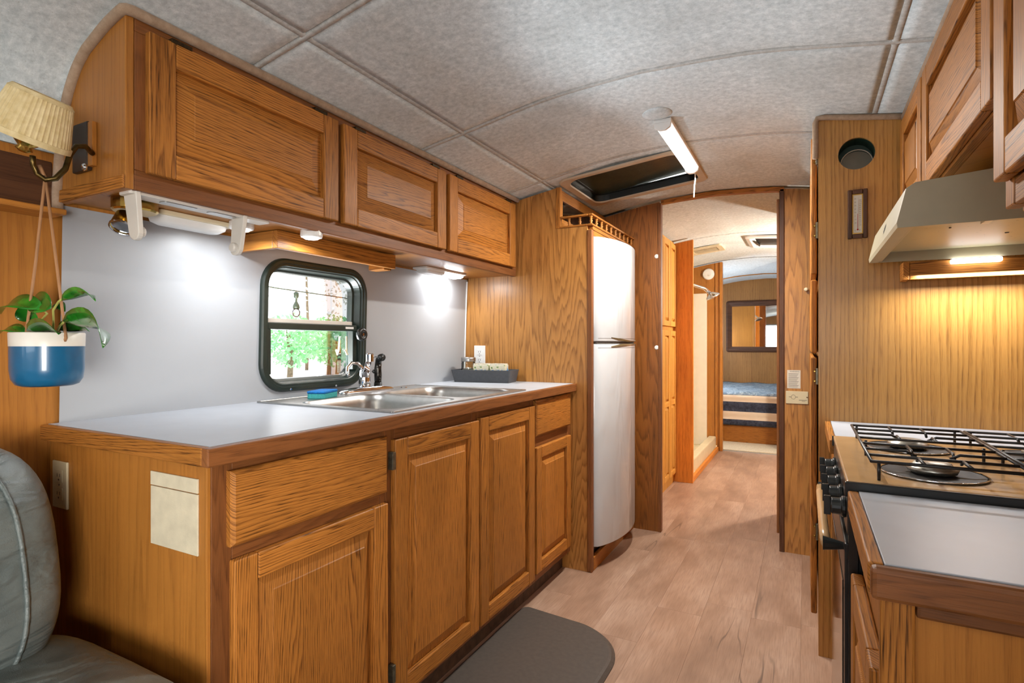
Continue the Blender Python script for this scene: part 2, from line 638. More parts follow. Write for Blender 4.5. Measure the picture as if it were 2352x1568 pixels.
def glass_mat(name, col=(1, 1, 1, 1), rough=0.0, alpha=0.12, spec=0.5):
    t = NT(name)
    tr = t.n('ShaderNodeBsdfTransparent')
    tr.inputs[0].default_value = col
    gl = t.n('ShaderNodeBsdfGlossy')
    gl.inputs['Roughness'].default_value = max(rough, 0.01)
    fr = t.n('ShaderNodeFresnel')
    fr.inputs[0].default_value = 1.45
    mx = t.n('ShaderNodeMixShader')
    t.l(t.math('MULTIPLY', fr.outputs[0], alpha * 8), mx.inputs[0])
    t.l(tr.outputs[0], mx.inputs[1])
    t.l(gl.outputs[0], mx.inputs[2])
    out = t.t.nodes['Material Output']
    t.l(mx.outputs[0], out.inputs['Surface'])
    return t.m


def emis(name, col, strength):
    t = NT(name)
    n = t.noise(t.obj(), 40.0, 1)
    c = t.ramp(n, [(0.0, tuple(x * 0.98 for x in col[:3]) + (1,)), (1.0, col)])
    t.l(c, t.b.inputs['Emission Color'])
    t.b.inputs['Emission Strength'].default_value = strength
    t.b.inputs['Base Color'].default_value = (0.9, 0.9, 0.9, 1)
    return t.m


def vent_glass():
    t = NT('dark_green_acrylic')
    v = t.obj()
    n = t.noise(v, 14.0, 4, 0.7)
    sp = t.ramp(t.noise(v, 120.0, 3, 0.7), [(0.66, 0.0), (0.72, 1.0)])
    c = t.ramp(n, [(0.35, rgb(8, 34, 26)), (0.7, rgb(58, 62, 42))])
    c = t.mix(t.math('MULTIPLY', sp, 0.6), c, rgb(150, 170, 150))
    t.l(c, t.b.inputs['Base Color'])
    t.set(Roughness=0.34)
    t.b.inputs['IOR'].default_value = 1.45
    t.bump(n, 0.15, 0.004)
    return t.m


def quilt_mat():
    t = NT('striped_quilt')
    o = t.sep(t.obj())
    pat = t.noise(t.obj(), 26.0, 5, 0.75, 1.0)
    blue = t.ramp(pat, [(0.35, rgb(70, 88, 108)), (0.52, rgb(128, 146, 160)), (0.68, rgb(176, 184, 188))])
    navy = t.ramp(pat, [(0.35, rgb(28, 34, 52)), (0.6, rgb(66, 72, 92))])
    be = rgb(226, 208, 186)
    # band coordinate: height on the front drop, then depth on the top
    z = o[2]
    f = t.ramp(z, [(0.0, 0.0), (0.255, 0.0), (0.256, 1.0), (0.345, 1.0), (0.346, 0.0), (0.455, 0.0), (0.456, 1.0), (0.530, 1.0), (0.531, 0.0)], 'CONSTANT')
    top = t.math('GREATER_THAN', z, 0.535)
    c = t.mix(f, navy, be)
    y = t.math('GREATER_THAN', o[1], 0.62)
    c2 = t.mix(y, blue, t.mix(t.math('LESS_THAN', t.math('FRACT', t.math('MULTIPLY', o[1], 2.2)), 0.3), blue, navy))
    c = t.mix(top, c, c2)
    t.l(c, t.b.inputs['Base Color'])
    t.set(Roughness=0.85)
    t.bump(t.noise(t.obj(), 14.0, 2), 0.5, 0.01)
    return t.m


def dotty_hood():
    t = NT('greasy_hood_underside')
    v = t.obj()
    d = t.ramp(t.noise(v, 90.0, 1, 0.3), [(0.74, 0.0), (0.78, 1.0)])
    c = t.mix(t.math('MULTIPLY', d, 0.7), rgb(164, 156, 122), rgb(70, 66, 50))
    t.l(c, t.b.inputs['Base Color'])
    t.set(Roughness=0.45)
    return t.m


def label_print():
    """abstract blue, green and cream carton print"""
    t = NT('printed_carton')
    v = t.obj()
    n = t.noise(v, 26.0, 2, 0.5, 1.2)
    c = t.ramp(n, [(0.38, rgb(70, 140, 200)), (0.45, rgb(224, 222, 196)), (0.56, rgb(228, 224, 200)), (0.62, rgb(110, 150, 60)), (0.75, rgb(60, 110, 70))])
    t.l(c, t.b.inputs['Base Color'])
    t.set(Roughness=0.45)
    return t.m


def outdoor_leaf(name, a, b):
    t = NT(name)
    c = t.ramp(t.noise(t.obj(), 3.0, 3), [(0.3, a), (0.7, b)])
    t.l(c, t.b.inputs['Base Color'])
    t.set(Roughness=0.7)
    return t.m


M['fridge'] = fridge_mat()
M['leather'] = leather_mat()
M['shade'] = shade_mat()
M['leaf'] = leaf_mat()
M['glass'] = glass_mat('clear_pane', alpha=0.10)
M['jarglass'] = glass_mat('clear_jar_glass', (0.93, 0.96, 0.95, 1), alpha=0.25)
M['ventglass'] = vent_glass()
M['quilt'] = quilt_mat()
M['hoodunder'] = dotty_hood()
M['carton'] = label_print()
M['led'] = emis('lit_diffuser', (1, 1, 1, 1), 14)
M['ledsoft'] = emis('lit_diffuser_soft', (1, 1, 1, 1), 5)
M['lens'] = emis('lit_ribbed_lens', (1.0, 0.97, 0.93, 1), 0.7)
M['warmbulb'] = emis('warm_lit_globe', (1, 0.82, 0.6, 1), 8)
M['mirror'] = plain('mirror_glass', rgb(236, 238, 236), 0.02, 1.0, var=0.0)
M['leafA'] = outdoor_leaf('tree_leaves', rgb(110, 190, 130), rgb(165, 225, 165))
M['leafB'] = outdoor_leaf('overexposed_tree_leaves', rgb(205, 212, 200), rgb(228, 226, 214))  # leaves whitened, outdoor overexposure put into their colour
M['sprayer'] = plain('worn_black_chrome', rgb(70, 68, 64), 0.22, 0.7, var=0.5, vscale=90)

# ------------------------------------------------------------------ structure: floor
Y0, Y1 = -2.6, 8.25
fl = struct(bx('floor', M['subfloor'], None, -1.74, 0.80, Y0 - 0.05, Y1 + 0.05, -0.06, -0.0035, 0), 'pale oak plank floor')
PW = 0.182
plank_cache = {}
row = 0
x = -1.11
while x < 0.10:
    y = 0.2 - random.random() * 1.0
    while y < 6.19:
        L = random.choice([1.22, 1.22, 0.92, 0.61])
        ya, yb = max(y, -0.6), min(y + L, 6.185)
        if yb - ya > 0.06:
            key = (round(yb - ya, 3),)
            if key in plank_cache:
                o = bpy.data.objects.new('plank', plank_cache[key])
                C.objects.link(o)
                o.parent = fl
                d = o.modifiers.new('bevel', 'BEVEL')
                d.width = 0.0004
                d.segments = 1
            else:
                w, l = PW - 0.0003, yb - ya - 0.0003
                o = MB().box(-w / 2, w / 2, -l / 2, l / 2, -0.0035, 0.0).build('plank', M['floor'], fl, 0.0004, seg=1, local=True)
                plank_cache[key] = o.data
            o.location = (x + PW / 2, (ya + yb) / 2, random.uniform(-0.0003, 0.0))
        y += L
    x += PW
    row += 1
# bedroom carpet and the metal strip before it
struct(bx('trim_5', M['steel'], None, -0.80, 0.0, 6.175, 6.20, -0.003, 0.006, 0.002), 'metal threshold strip before the bedroom carpet')
struct(bx('floor_bedroom', M['quiltcarpet'], None, -1.66, 0.72, 6.20, 8.25, -0.003, 0.012, 0.004), 'beige bedroom carpet')

# ------------------------------------------------------------------ structure: side walls (inner skin follows the trailer's section)
WT = 1.60   # walls end here, the fabric lining goes on above


def wall_strip(mb, side, ya, yb, za, zb):
    zs = [za + (zb - za) * k / 10 for k in range(11)]
    inner = [(wall_x(z, side), z) for z in zs]
    outer = [(wall_x(z, side) + side * 0.05, z) for z in reversed(zs)]
    mb.prism(inner + outer, 'y', ya, yb)


w = MB()
WY0, WY1, WZ0, WZ1 = 1.29, 1.785, 0.968, 1.425
wall_strip(w, -1, Y0, 8.25, 0.0, WZ0)
wall_strip(w, -1, Y0, 8.25, WZ1, WT)
wall_strip(w, -1, -0.8, WY0, WZ0, WZ1)
wall_strip(w, -1, WY1, 6.45, WZ0, WZ1)
wall_strip(w, -1, 7.25, 8.25, WZ0, WZ1)
wall_strip(w, -1, Y0, -1.9, WZ0, WZ1)
struct(w.build('wall_left', BIRCH['z'], None), 'warm wood veneer wall of the trailer')
w = MB()
wall_strip(w, 1, -0.45, 8.25, 0.0, WT)
wall_strip(w, 1, Y0, -1.15, 0.0, WT)
wall_strip(w, 1, -1.15, -0.45, 0.0, 0.58)
wall_strip(w, 1, -1.15, -0.45, 1.26, WT)
struct(w.build('wall_right', VENEER['z'], None), 'wood panelled wall across the aisle')
for nm, y, sgn in (('wall_rear', Y0, -1), ('wall_far', Y1, 1)):
    mb = MB()
    top = [(p[0] + XC, p[1]) for p in CUR if p[1] > 0.01]
    poly = [(XC + CUR[0][0] - 0.05, 0)] + [(q[0] - 0.05 if q[1] < 1.6 else q[0], q[1] + (0.04 if q[1] > 1.6 else 0)) for q in top]
    poly = poly + [(2 * XC - q[0], q[1]) for q in reversed(poly)]
    if nm == 'wall_far':
        mb.prism(poly, 'y', y, y + 0.04)
        struct(mb.build(nm, VENEER['z'], None), 'wood panelled end wall of the bedroom')
    else:
        hole = rrect(XC, 1.30, 1.74, 0.76, 0.12)
        a, b = plate_with_hole(poly, hole)
        mb.loft([[(p[0], y, p[1]) for p in b], [(p[0], y, p[1]) for p in a], [(p[0], y - 0.04, p[1]) for p in a], [(p[0], y - 0.04, p[1]) for p in b]])
        struct(mb.build(nm, VENEER['z'], None), 'wood panelled wall behind the viewer')

# white wall panel (backsplash) with the window opening
WCY, WCZ, WW, WH, WR = 1.537, 1.196, 0.52, 0.484, 0.105
hole = rrect(WCY, WCZ, WW - 0.05, WH - 0.05, WR - 0.025)
a, b = plate_with_hole([(0.70, 0.925), (2.59, 0.925), (2.59, 1.48), (0.70, 1.48)], hole)
mb = MB()
sx = lambda z, d: wall_x(max(0.9, z)) + d
mb.loft([[(sx(p[1], 0.005), p[0], p[1]) for p in b], [(sx(p[1], 0.005), p[0], p[1]) for p in a], [(sx(p[1], -0.03), p[0], p[1]) for p in a]])
struct(mb.build('wall_splash', M['splash'], None), 'smooth white wall panel above the sink counter')
mb = MB()
mb.tube([(sx(z, 0.008), 2.583, z) for z in (0.93, 1.1, 1.3, 1.47)], 0.005, 6)
struct(mb.build('trim_1', M['plastic'], None), 'thin white bead where the white wall meets the oak partition')

# ------------------------------------------------------------------ structure: ceiling lining
XSEAM = [-1.15, 0.21]
YSEAM = [Y0, -0.48, 0.27, 1.02, 1.77, 2.48, 3.35]


def ceil_pt(sx_, d):
    """arc parameter sx_ in [-1,1] -> point of the lining, offset d outward"""
    pass


def arc_table(z0=WT):
    L = [p for p in CUR if p[1] >= z0 - 1e-6]
    L = [(-prof_x(z0), z0)] + L
    full = [(XC + p[0], p[1]) for p in L] + [(XC - p[0], p[1]) for p in reversed(L[:-1])]
    return full


ARC = arc_table()


def arc_points(xa, xb):
    """lining points with x in [xa, xb], exact ends"""
    pts = [p for p in ARC if xa + 1e-4 < p[0] < xb - 1e-4]
    ea = (xa, ceil_z(xa)) if xa > ARC[0][0] + 1e-3 else ARC[0]
    eb = (xb, ceil_z(xb)) if xb < ARC[-1][0] - 1e-3 else ARC[-1]
    out = [ea] + pts + [eb]
    # insert rows close to the edges so that the padding can roll over
    def ins(i0, i1, d):
        p, q = out[i0], out[i1]
        L = math.hypot(q[0] - p[0], q[1] - p[1])
        if L < d * 1.2:
            return None
        return (p[0] + (q[0] - p[0]) * d / L, p[1] + (q[1] - p[1]) * d / L)
    for (k, d) in ((0, 0.006), (0, 0.02)):
        pass
    a = ins(0, 1, 0.007)
    if a:
        out.insert(1, a)
    b_ = ins(-1, -2, 0.007)
    if b_:
        out.insert(len(out) - 1, b_)
    return out


def normal_out(p, q):
    dx, dz = q[0] - p[0], q[1] - p[1]
    L = math.hypot(dx, dz) + 1e-9
    return (-dz / L, dx / L)


VENT = (-1.065, -0.490, 2.570, 3.060)
ceil = MB()
backs = [(p[0] + 0.0, p[1] + 0.0) for p in ARC]
bo = []
for i, p in enumerate(ARC):
    nx, nz = normal_out(ARC[max(i - 1, 0)], ARC[min(i + 1, len(ARC) - 1)])
    bo.append((p[0] + nx * 0.006, p[1] + nz * 0.006))
ys = sorted(set([Y0, VENT[2] - 0.01, VENT[3] + 0.01, Y1]))
xs_skip = lambda xm, ym: (VENT[0] - 0.02 < xm < VENT[1] + 0.02) and (VENT[2] - 0.01 < ym < VENT[3] + 0.01)
# refine arc with the vent limits
bo2 = []
for i in range(len(bo) - 1):
    bo2.append(bo[i])
    for lim in (VENT[0] - 0.01, VENT[1] + 0.01):
        if bo[i][0] < lim < bo[i + 1][0]:
            t = (lim - bo[i][0]) / (bo[i + 1][0] - bo[i][0])
            bo2.append((lim, bo[i][1] + (bo[i + 1][1] - bo[i][1]) * t))
bo2.append(bo[-1])
vis = list(range(len(bo2)))
ceil.grid(vis, ys, lambda i, y: (bo2[i][0], y, bo2[i][1]),
          lambda im, ym: (VENT[0] - 0.011 < (bo2[int(im)][0] + bo2[int(im) + 1][0]) / 2 < VENT[1] + 0.011) and VENT[2] - 0.011 < ym < VENT[3] + 0.011)
CE = struct(ceil.build('ceiling', M['seam'], None, smooth=True), 'vaulted ceiling lined with grey fabric panels')


def ceil_panel(xa, xb, ya, yb, hole=None):
    A = arc_points(xa, xb)
    if hole:
        for lim in (hole[0], hole[1]):
            for i in range(len(A) - 1):
                if A[i][0] < lim < A[i + 1][0]:
                    t = (lim - A[i][0]) / (A[i + 1][0] - A[i][0])
                    A.insert(i + 1, (lim, A[i][1] + (A[i + 1][1] - A[i][1]) * t))
                    break
    g = 0.0100
    yv = [ya + g, ya + g + 0.007, ya + 0.05, (ya + yb) / 2, yb - 0.05, yb - g - 0.007, yb - g]
    if hole:
        yv = sorted(set(yv + [hole[2], hole[3]]))
    n = len(A)
    mb = MB()

    def fn(i, y):
        p = A[i]
        nx, nz = normal_out(A[max(i - 1, 0)], A[min(i + 1, n - 1)])
        e = 0.0
        if i in (0, n - 1):
            e = 0.005
        elif i in (1, n - 2):
            e = 0.001
        if y in (ya + g, yb - g):
            e = max(e, 0.005)
        elif y in (ya + g + 0.007, yb - g - 0.007):
            e = max(e, 0.001)
        gx = (g if i == 0 else (-g if i == n - 1 else 0))
        return (p[0] + nx * e + gx, y, p[1] + nz * e)
    mb.grid(list(range(n)), yv, fn,
            (lambda im, ym: hole[0] < (A[int(im)][0] + A[int(im) + 1][0]) / 2 < hole[1] and hole[2] < ym < hole[3]) if hole else None)
    o = mb.build('ceiling_panel', M['fabric'], CE, smooth=True)
    return o


M['tape'] = fabric_mat('soiled_tape_fabric', rgb(170, 174, 172), rgb(214, 218, 218), rgb(156, 154, 146))


def seam_x(xs_, ya, yb):
    mb = MB()
    mb.loft([[(xs_ + dx, y, ceil_z(xs_ + dx) + dz) for (dx, dz) in ((-0.0095, 0.005), (-0.007, 0.0), (0.007, 0.0), (0.0095, 0.005))] for y in (ya, (ya + yb) / 2, yb)], closed=False)
    mb.build('seam_strip', M['tape'], CE, smooth=True)


def seam_y(ys_, xa, xb):
    A = arc_points(xa, xb)
    mb = MB()
    rows = []
    for i, p in enumerate(A):
        nx, nz = normal_out(A[max(i - 1, 0)], A[min(i + 1, len(A) - 1)])
        rows.append([(p[0] + nx * e, ys_ + dy, p[1] + nz * e) for (dy, e) in ((-0.0095, 0.005), (-0.007, 0.0), (0.007, 0.0), (0.0095, 0.005))])
    mb.loft(rows, closed=False)
    mb.build('seam_strip', M['tape'], CE, smooth=True)


XE = [ARC[0][0], XSEAM[0], XSEAM[1], ARC[-1][0]]
for j in range(len(YSEAM) - 1):
    for xs_ in XSEAM:
        seam_x(xs_, YSEAM[j] + 0.0075, YSEAM[j + 1] - 0.0075)
    if j:
        seam_y(YSEAM[j], XE[0], XE[3])
for j in range(len(YSEAM) - 1):
    for i in range(3):
        hol = VENT if (j == 5 and i == 1) else None
        ceil_panel(XE[i], XE[i + 1], YSEAM[j], YSEAM[j + 1], hol)
for (ya, yb) in ((3.38, 4.72), (4.72, 6.13)):
    ceil_panel(XE[0], XE[3], ya, yb)
ceil_panel(XE[0], XE[3], 6.17, 7.62)
ceil_panel(XE[0], XE[3], 7.62, 8.25)
# arched wooden batten over the bed
mb = MB()
mb.tube([(p[0], 7.62, p[1] - 0.002) for p in ARC[4:-4]], 0.008, 6)
struct(mb.build('trim_2', BIRCH['x'], None), 'thin arched batten across the bedroom ceiling')

# ------------------------------------------------------------------ structure: partitions and doorway
def to_ceiling_poly(xa, xb, drop=0.004, n=14, z0=0.0):
    top = [(xa + (xb - xa) * k / n, ceil_z(xa + (xb - xa) * k / n) - drop) for k in range(n + 1)]
    return [(xa, z0)] + top + [(xb, z0)]


PY = 2.59      # oak partition between counter and fridge (near face)
DY = 3.34      # bulkhead with the doorway (near face)
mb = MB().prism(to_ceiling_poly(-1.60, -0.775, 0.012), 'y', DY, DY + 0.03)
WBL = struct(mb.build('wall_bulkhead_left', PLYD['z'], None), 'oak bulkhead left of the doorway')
bx('edge_strip', OAKD['z'], WBL, -0.782, -0.765, DY - 0.006, DY + 0.036, 0.0, ceil_z(-0.77) - 0.02, 0.002)
for z in (1.652, 1.105):
    mb = MB().lathe([(0.0125, 0), (0.0125, 0.002), (0.009, 0.004)], (-0.792, DY, z), (0, -1, 0), 16)
    mb.build('screw_cap', M['plastic'], WBL)
mb = MB().prism(to_ceiling_poly(-0.105, 0.06, 0.012), 'y', DY, DY + 0.03)
WBR = struct(mb.build('wall_bulkhead_right', PLY['z'], None), 'narrow oak bulkhead right of the doorway')
bx('edge_strip', DARKW['z'], WBR, -0.128, -0.104, DY - 0.008, DY + 0.038, 0.0, 1.968, 0.003)
bx('door_stop', OAKD['z'], WBR, -0.142, -0.129, DY + 0.02, DY + 0.045, 0.09, 1.92, 0.003)
mb = MB()
xs = [-0.765 + (0.66) * k / 16 for k in range(17)]
mb.loft([[(x, DY - 0.008, ceil_z(x) - 0.026), (x, DY + 0.03, ceil_z(x) - 0.026), (x, DY + 0.03, ceil_z(x) - 0.004), (x, DY - 0.008, ceil_z(x) - 0.004)] for x in xs], True, True)
struct(mb.build('trim_3', OAK['x'], None), 'arched wooden header over the doorway')
# hall side: end of the closet and the opposite walls
struct(bx('wall_hall_right', PLYS['z'], None, -0.10, -0.07, DY + 0.04, 4.16, 0.0, ceil_z(-0.08) - 0.01, 0.001), 'wood panel lining the hall on the right')
struct(bx('wall_hall_return', PLYS['z'], None, -0.07, 0.72, 4.13, 4.16, 0.0, 1.60, 0.001), 'wood panel at the back of the closet')
mb = MB().prism(to_ceiling_poly(-1.60, -0.785, 0.008), 'y', 6.14, 6.17)
WBP = struct(mb.build('wall_bedroom_left', BIRCH['z'], None), 'wood partition between shower and bedroom')
bx('edge_strip', BIRCH['z'], WBP, -0.80, -0.770, 6.125, 6.18, 0.0, ceil_z(-0.78) - 0.01, 0.003)
bx('batten', BIRCH['z'], WBP, -0.842, -0.825, 6.128, 6.139, 0.0, ceil_z(-0.83) - 0.012, 0.002)
mb = MB().prism(to_ceiling_poly(-0.14, 0.66, 0.008), 'y', 6.14, 6.17)
struct(mb.build('wall_bedroom_right', BIRCH['z'], None), 'wood partition on the right of the bedroom opening')
mb = MB().prism(to_ceiling_poly(-1.60, -0.805, 0.02), 'y', 4.62, 4.65)
pst = struct(mb.build('wall_shower_end', RED['z'], None), 'orange wood panel ending the hall cabinets')

# ------------------------------------------------------------------ window over the counter
WX = wall_x(WCZ) + 0.005


def wl(inset, dx, r=None):
    rr = max(0.01, (WR - inset) if r is None else r)
    return [(wall_x(p[1]) + 0.005 + dx, p[0], p[1]) for p in rrect(WCY, WCZ, WW - 2 * inset, WH - 2 * inset, rr, 10)]


mb = MB()
mb.loft([wl(0, 0.0), wl(0.002, 0.010), wl(0.008, 0.014), wl(0.018, 0.014), wl(0.020, 0.010), wl(0.028, 0.010), wl(0.030, 0.002), wl(0.034, 0.0), wl(0.038, -0.030), wl(0.046, -0.034), wl(0.048, -0.060), wl(0.0, -0.062)])
win = struct(mb.build('window_1', M['winframe'], None, smooth=False), 'rounded green black window frame above the sink')
gx = WX - 0.045
o = MB().loft([[(gx, p[0], p[1]) for p in rrect(WCY, WCZ, WW - 0.092, WH - 0.092, WR - 0.045)]], True).build('pane', M['glass'], win)
o.data.polygons[0].use_smooth = False
bx('sash_rail', M['winframe'], win, WX - 0.040, WX - 0.006, WCY - WW / 2 + 0.040, WCY + WW / 2 - 0.040, 1.181, 1.206, 0.003)
bx('upper_sash_lip', M['greyplastic'], win, WX - 0.044, WX - 0.028, WCY - WW / 2 + 0.042, WCY + WW / 2 - 0.046, 1.206, 1.222, 0.002)
bx('sash_stile', M['winframe'], win, WX - 0.040, WX - 0.008, WCY - WW / 2 + 0.038, WCY - WW / 2 + 0.056, 1.02, 1.19, 0.003)
bx('sash_stile', M['winframe'], win, WX - 0.040, WX - 0.010, WCY + WW / 2 - 0.060, WCY + WW / 2 - 0.036, 1.02, 1.19, 0.003)
bx('sticker', M['plastic'], win, WX - 0.006, WX - 0.005, 1.69, 1.735, 1.190, 1.199, 0)
kn = MB().lathe([(0.012, 0), (0.012, 0.006), (0.027, 0.008), (0.028, 0.018), (0.024, 0.024), (0.014, 0.025), (0.012, 0.021)], (WX + 0.010, 1.752, 1.168), (1, 0, 0), 20, ripple=(8, 0.03)).build('lock_knob', M['blackp'], win, smooth=True)
MB().lathe([(0.006, 0.0), (0.006, 0.003)], (WX + 0.031, 1.752, 1.168), (1, 0, 0), 12).build('screw', M['chrome'], kn)
mb = MB()
mb.tube([(WX - 0.025, 1.715, 1.16), (WX - 0.022, 1.712, 1.10), (WX - 0.018, 1.708, 1.085)], 0.004, 6)
mb.tube([(WX - 0.020, 1.700, 1.105), (WX - 0.016, 1.712, 1.083)], 0.004, 6)
mb.build('latch_arm', M['cream'], win)
for (y, z) in ((1.40, 0.964), (1.78, 1.03), (1.62, 0.962)):
    MB().lathe([(0.004, 0), (0.003, 0.003)], (WX + 0.013, y, z), (1, 0, 0), 8).build('screw', M['chrome'], win)

# windows behind the viewer and in the bedroom (plain frames round the openings)
def side_window(n, side, ya, yb, label, WZ0=WZ0, WZ1=WZ1):
    mb = MB()
    for (dy, dz, dx) in ((0, 0, 0.0),):
        pass
    cy, cz, wdt, h = (ya + yb) / 2, (WZ0 + WZ1) / 2, yb - ya, WZ1 - WZ0
    lp = lambda ins, d: [(wall_x(p[1], side) - side * d, p[0], p[1]) for p in rrect(cy, cz, wdt + 0.06 - 2 * ins, h + 0.06 - 2 * ins, 0.07 - ins * 0.6)]
    mb.loft([lp(0, 0.0), lp(0.0, 0.012), lp(0.035, 0.012), lp(0.04, -0.04)])
    f = struct(mb.build('window_%d' % n, M['winframe'], None), label)
    MB().loft([lp(0.038, -0.03)], True).build('pane', M['glass'], f)


side_window(2, -1, -1.9, -0.8, 'window in the left wall behind the viewer')
side_window(3, 1, -1.15, -0.45, 'glazed upper half of the entry door behind the viewer', 0.58, 1.26)
side_window(4, -1, 6.45, 7.25, 'bedroom window in the left wall')
lp = lambda ins, y: [(p[0], y, p[1]) for p in rrect(XC, 1.30, 1.80 - 2 * ins, 0.82 - 2 * ins, 0.14 - ins * 0.6)]
f = struct(MB().loft([lp(0, Y0), lp(0, Y0 + 0.012), lp(0.035, Y0 + 0.012), lp(0.04, Y0 - 0.03)]).build('window_5', M['winframe'], None), 'wide window in the wall behind the viewer')
MB().loft([lp(0.038, Y0 - 0.02)], True).build('pane', M['glass'], f)

# ------------------------------------------------------------------ raised panel doors
def face_map(kind, P):
    if kind == '+x':
        return lambda a, b, t: (P + t, a, b)
    if kind == '-x':
        return lambda a, b, t: (P - t, a, b)
    return lambda a, b, t: (a, P - t, b)     # '-y'


def fbox(mb, F, a0, a1, b0, b1, t0, t1):
    p, q = F(a0, b0, t0), F(a1, b1, t1)
    mb.box(min(p[0], q[0]), max(p[0], q[0]), min(p[1], q[1]), max(p[1], q[1]), min(p[2], q[2]), max(p[2], q[2]))
    return mb


def rloop(F, a0, a1, b0, b1, ins, t):
    return [F(a0 + ins, b0 + ins, t), F(a1 - ins, b0 + ins, t), F(a1 - ins, b1 - ins, t), F(a0 + ins, b1 - ins, t)]


def raised_door(parent, kind, P, a0, a1, b0, b1, W, panel_axis='z', sw=0.056, name='door', hinges=(), hinge_mat=None, slope=0.036, mid=None, Wp=None):
    """frame-and-panel door: the mesh of the part is the raised panel, stiles and rails are its pieces"""
    F = face_map(kind, P)
    h_ax = 'x' if kind == '-y' else 'y'
    Wp = Wp or W
    cells = [(b0 + sw, b1 - sw)]
    if mid:
        cells = [(b0 + sw, mid - sw / 2), (mid + sw / 2, b1 - sw)]
    mb = MB()
    for (c0, c1) in cells:
        A = (a0 + sw, a1 - sw, c0, c1)
        sl = min(slope, (a1 - a0 - 2 * sw) * 0.3)
        mb.loft([rloop(F, *A, -0.006, 0.001), rloop(F, *A, -0.006, 0.004), rloop(F, *A, 0.004, 0.004), rloop(F, *A, sl, 0.0165), rloop(F, *A, sl + 0.002, 0.019)], True, True)
    d = mb.build(name, Wp[panel_axis], parent)
    for (s0, s1) in ((a0, a0 + sw), (a1 - sw, a1)):
        fbox(MB(), F, s0, s1, b0, b1, 0.0, 0.020).build('stile', W['z'], d, 0.004, seg=3)
    rails = [(b0, b0 + sw), (b1 - sw, b1)] + ([(mid - sw / 2, mid + sw / 2)] if mid else [])
    for (r0, r1) in rails:
        fbox(MB(), F, a0 + sw, a1 - sw, r0, r1, 0.0, 0.0198).build('rail', W[h_ax], d, 0.004, seg=3)
    for (ha, hb, hw, hh) in hinges:
        fbox(MB(), F, ha - hw / 2, ha + hw / 2, hb - hh / 2, hb + hh / 2, 0.004, 0.022).build('hinge', hinge_mat or M['agedhinge'], d, 0.001)
    return d


# ------------------------------------------------------------------ base cabinets under the sink counter
FX = -1.045     # face frame front
CT = 0.930      # counter top height
BT = 0.892      # cabinet top


def base_unit(label, ya, yb, stiles, rails, end=None):
    t = thing('base_cabinet', label, 'cabinet', ((-1.67 + FX) / 2, (ya + yb) / 2, 0.0))
    mb = MB()
    mb.box(-1.672, FX - 0.02, ya + 0.0005, ya + 0.015, 0.085, BT)
    mb.box(-1.672, FX - 0.02, yb - 0.015, yb - 0.0005, 0.085, BT)
    mb.box(-1.672, FX - 0.02, ya + 0.015, yb - 0.015, 0.085, 0.10)
    mb.build('carcass', BIRCH['z'], t)
    for (s0, s1) in stiles:
        bx('face_stile', OAKD['z'], t, FX - 0.02, FX, s0, s1, 0.088, BT, 0.002)
    for (s0, s1, r0, r1) in rails:
        bx('face_rail', OAKD['y'], t, FX - 0.02, FX - 0.0004, s0, s1, r0, r1, 0.002)
    bx('kick_board', M['darkbrown'], t, FX - 0.055, FX - 0.043, ya + 0.001, yb - 0.001, 0.0, 0.088, 0.001)
    return t


def drawer_front(t, y0, y1, z0, z1):
    d = MB()
    F = face_map('+x', FX)
    d.loft([rloop(F, y0, y1, z0, z1, 0, 0.0), rloop(F, y0, y1, z0, z1, 0, 0.012), rloop(F, y0, y1, z0, z1, 0.003, 0.016), rloop(F, y0, y1, z0, z1, 0.008, 0.019)], True, True)
    return d.build('drawer', OAK['y'], t)


ua = base_unit('oak base cabinet nearest the grey sofa, one wide drawer over one door', 0.69, 1.208,
               [(0.69, 0.735), (1.185, 1.208)], [(0.735, 1.185, 0.855, BT), (0.735, 1.185, 0.675, 0.725), (0.735, 1.185, 0.088, 0.128)])
ep = bx('end_panel', BIRCH['z'], ua, -1.678, FX - 0.001, 0.682, 0.690, 0.0, BT, 0.001)
drawer_front(ua, 0.723, 1.197, 0.717, 0.872)
raised_door(ua, '+x', FX, 0.728, 1.197, 0.118, 0.688, OAK)
ub = base_unit('wide oak sink cabinet with two tall raised panel doors', 1.208, 2.150,
               [(1.208, 1.245), (1.66, 1.71), (2.12, 2.15)], [(1.245, 1.66, 0.84, BT), (1.71, 2.12, 0.84, BT), (1.245, 1.66, 0.088, 0.13), (1.71, 2.12, 0.088, 0.13)])
raised_door(ub, '+x', FX, 1.2267, 1.681, 0.112, 0.858, OAK, hinges=((1.219, 0.80, 0.012, 0.05), (1.219, 0.20, 0.012, 0.05)), hinge_mat=M['bare'])
raised_door(ub, '+x', FX, 1.694, 2.139, 0.116, 0.864, OAK)
uc = base_unit('small oak base cabinet beside the refrigerator panel, drawer over door', 2.150, 2.589,
               [(2.15, 2.18), (2.545, 2.589)], [(2.18, 2.545, 0.868, BT), (2.18, 2.545, 0.670, 0.735), (2.18, 2.545, 0.088, 0.14)])
drawer_front(uc, 2.160, 2.552, 0.727, 0.884)
raised_door(uc, '+x', FX, 2.160, 2.552, 0.130, 0.678, OAK, sw=0.05)

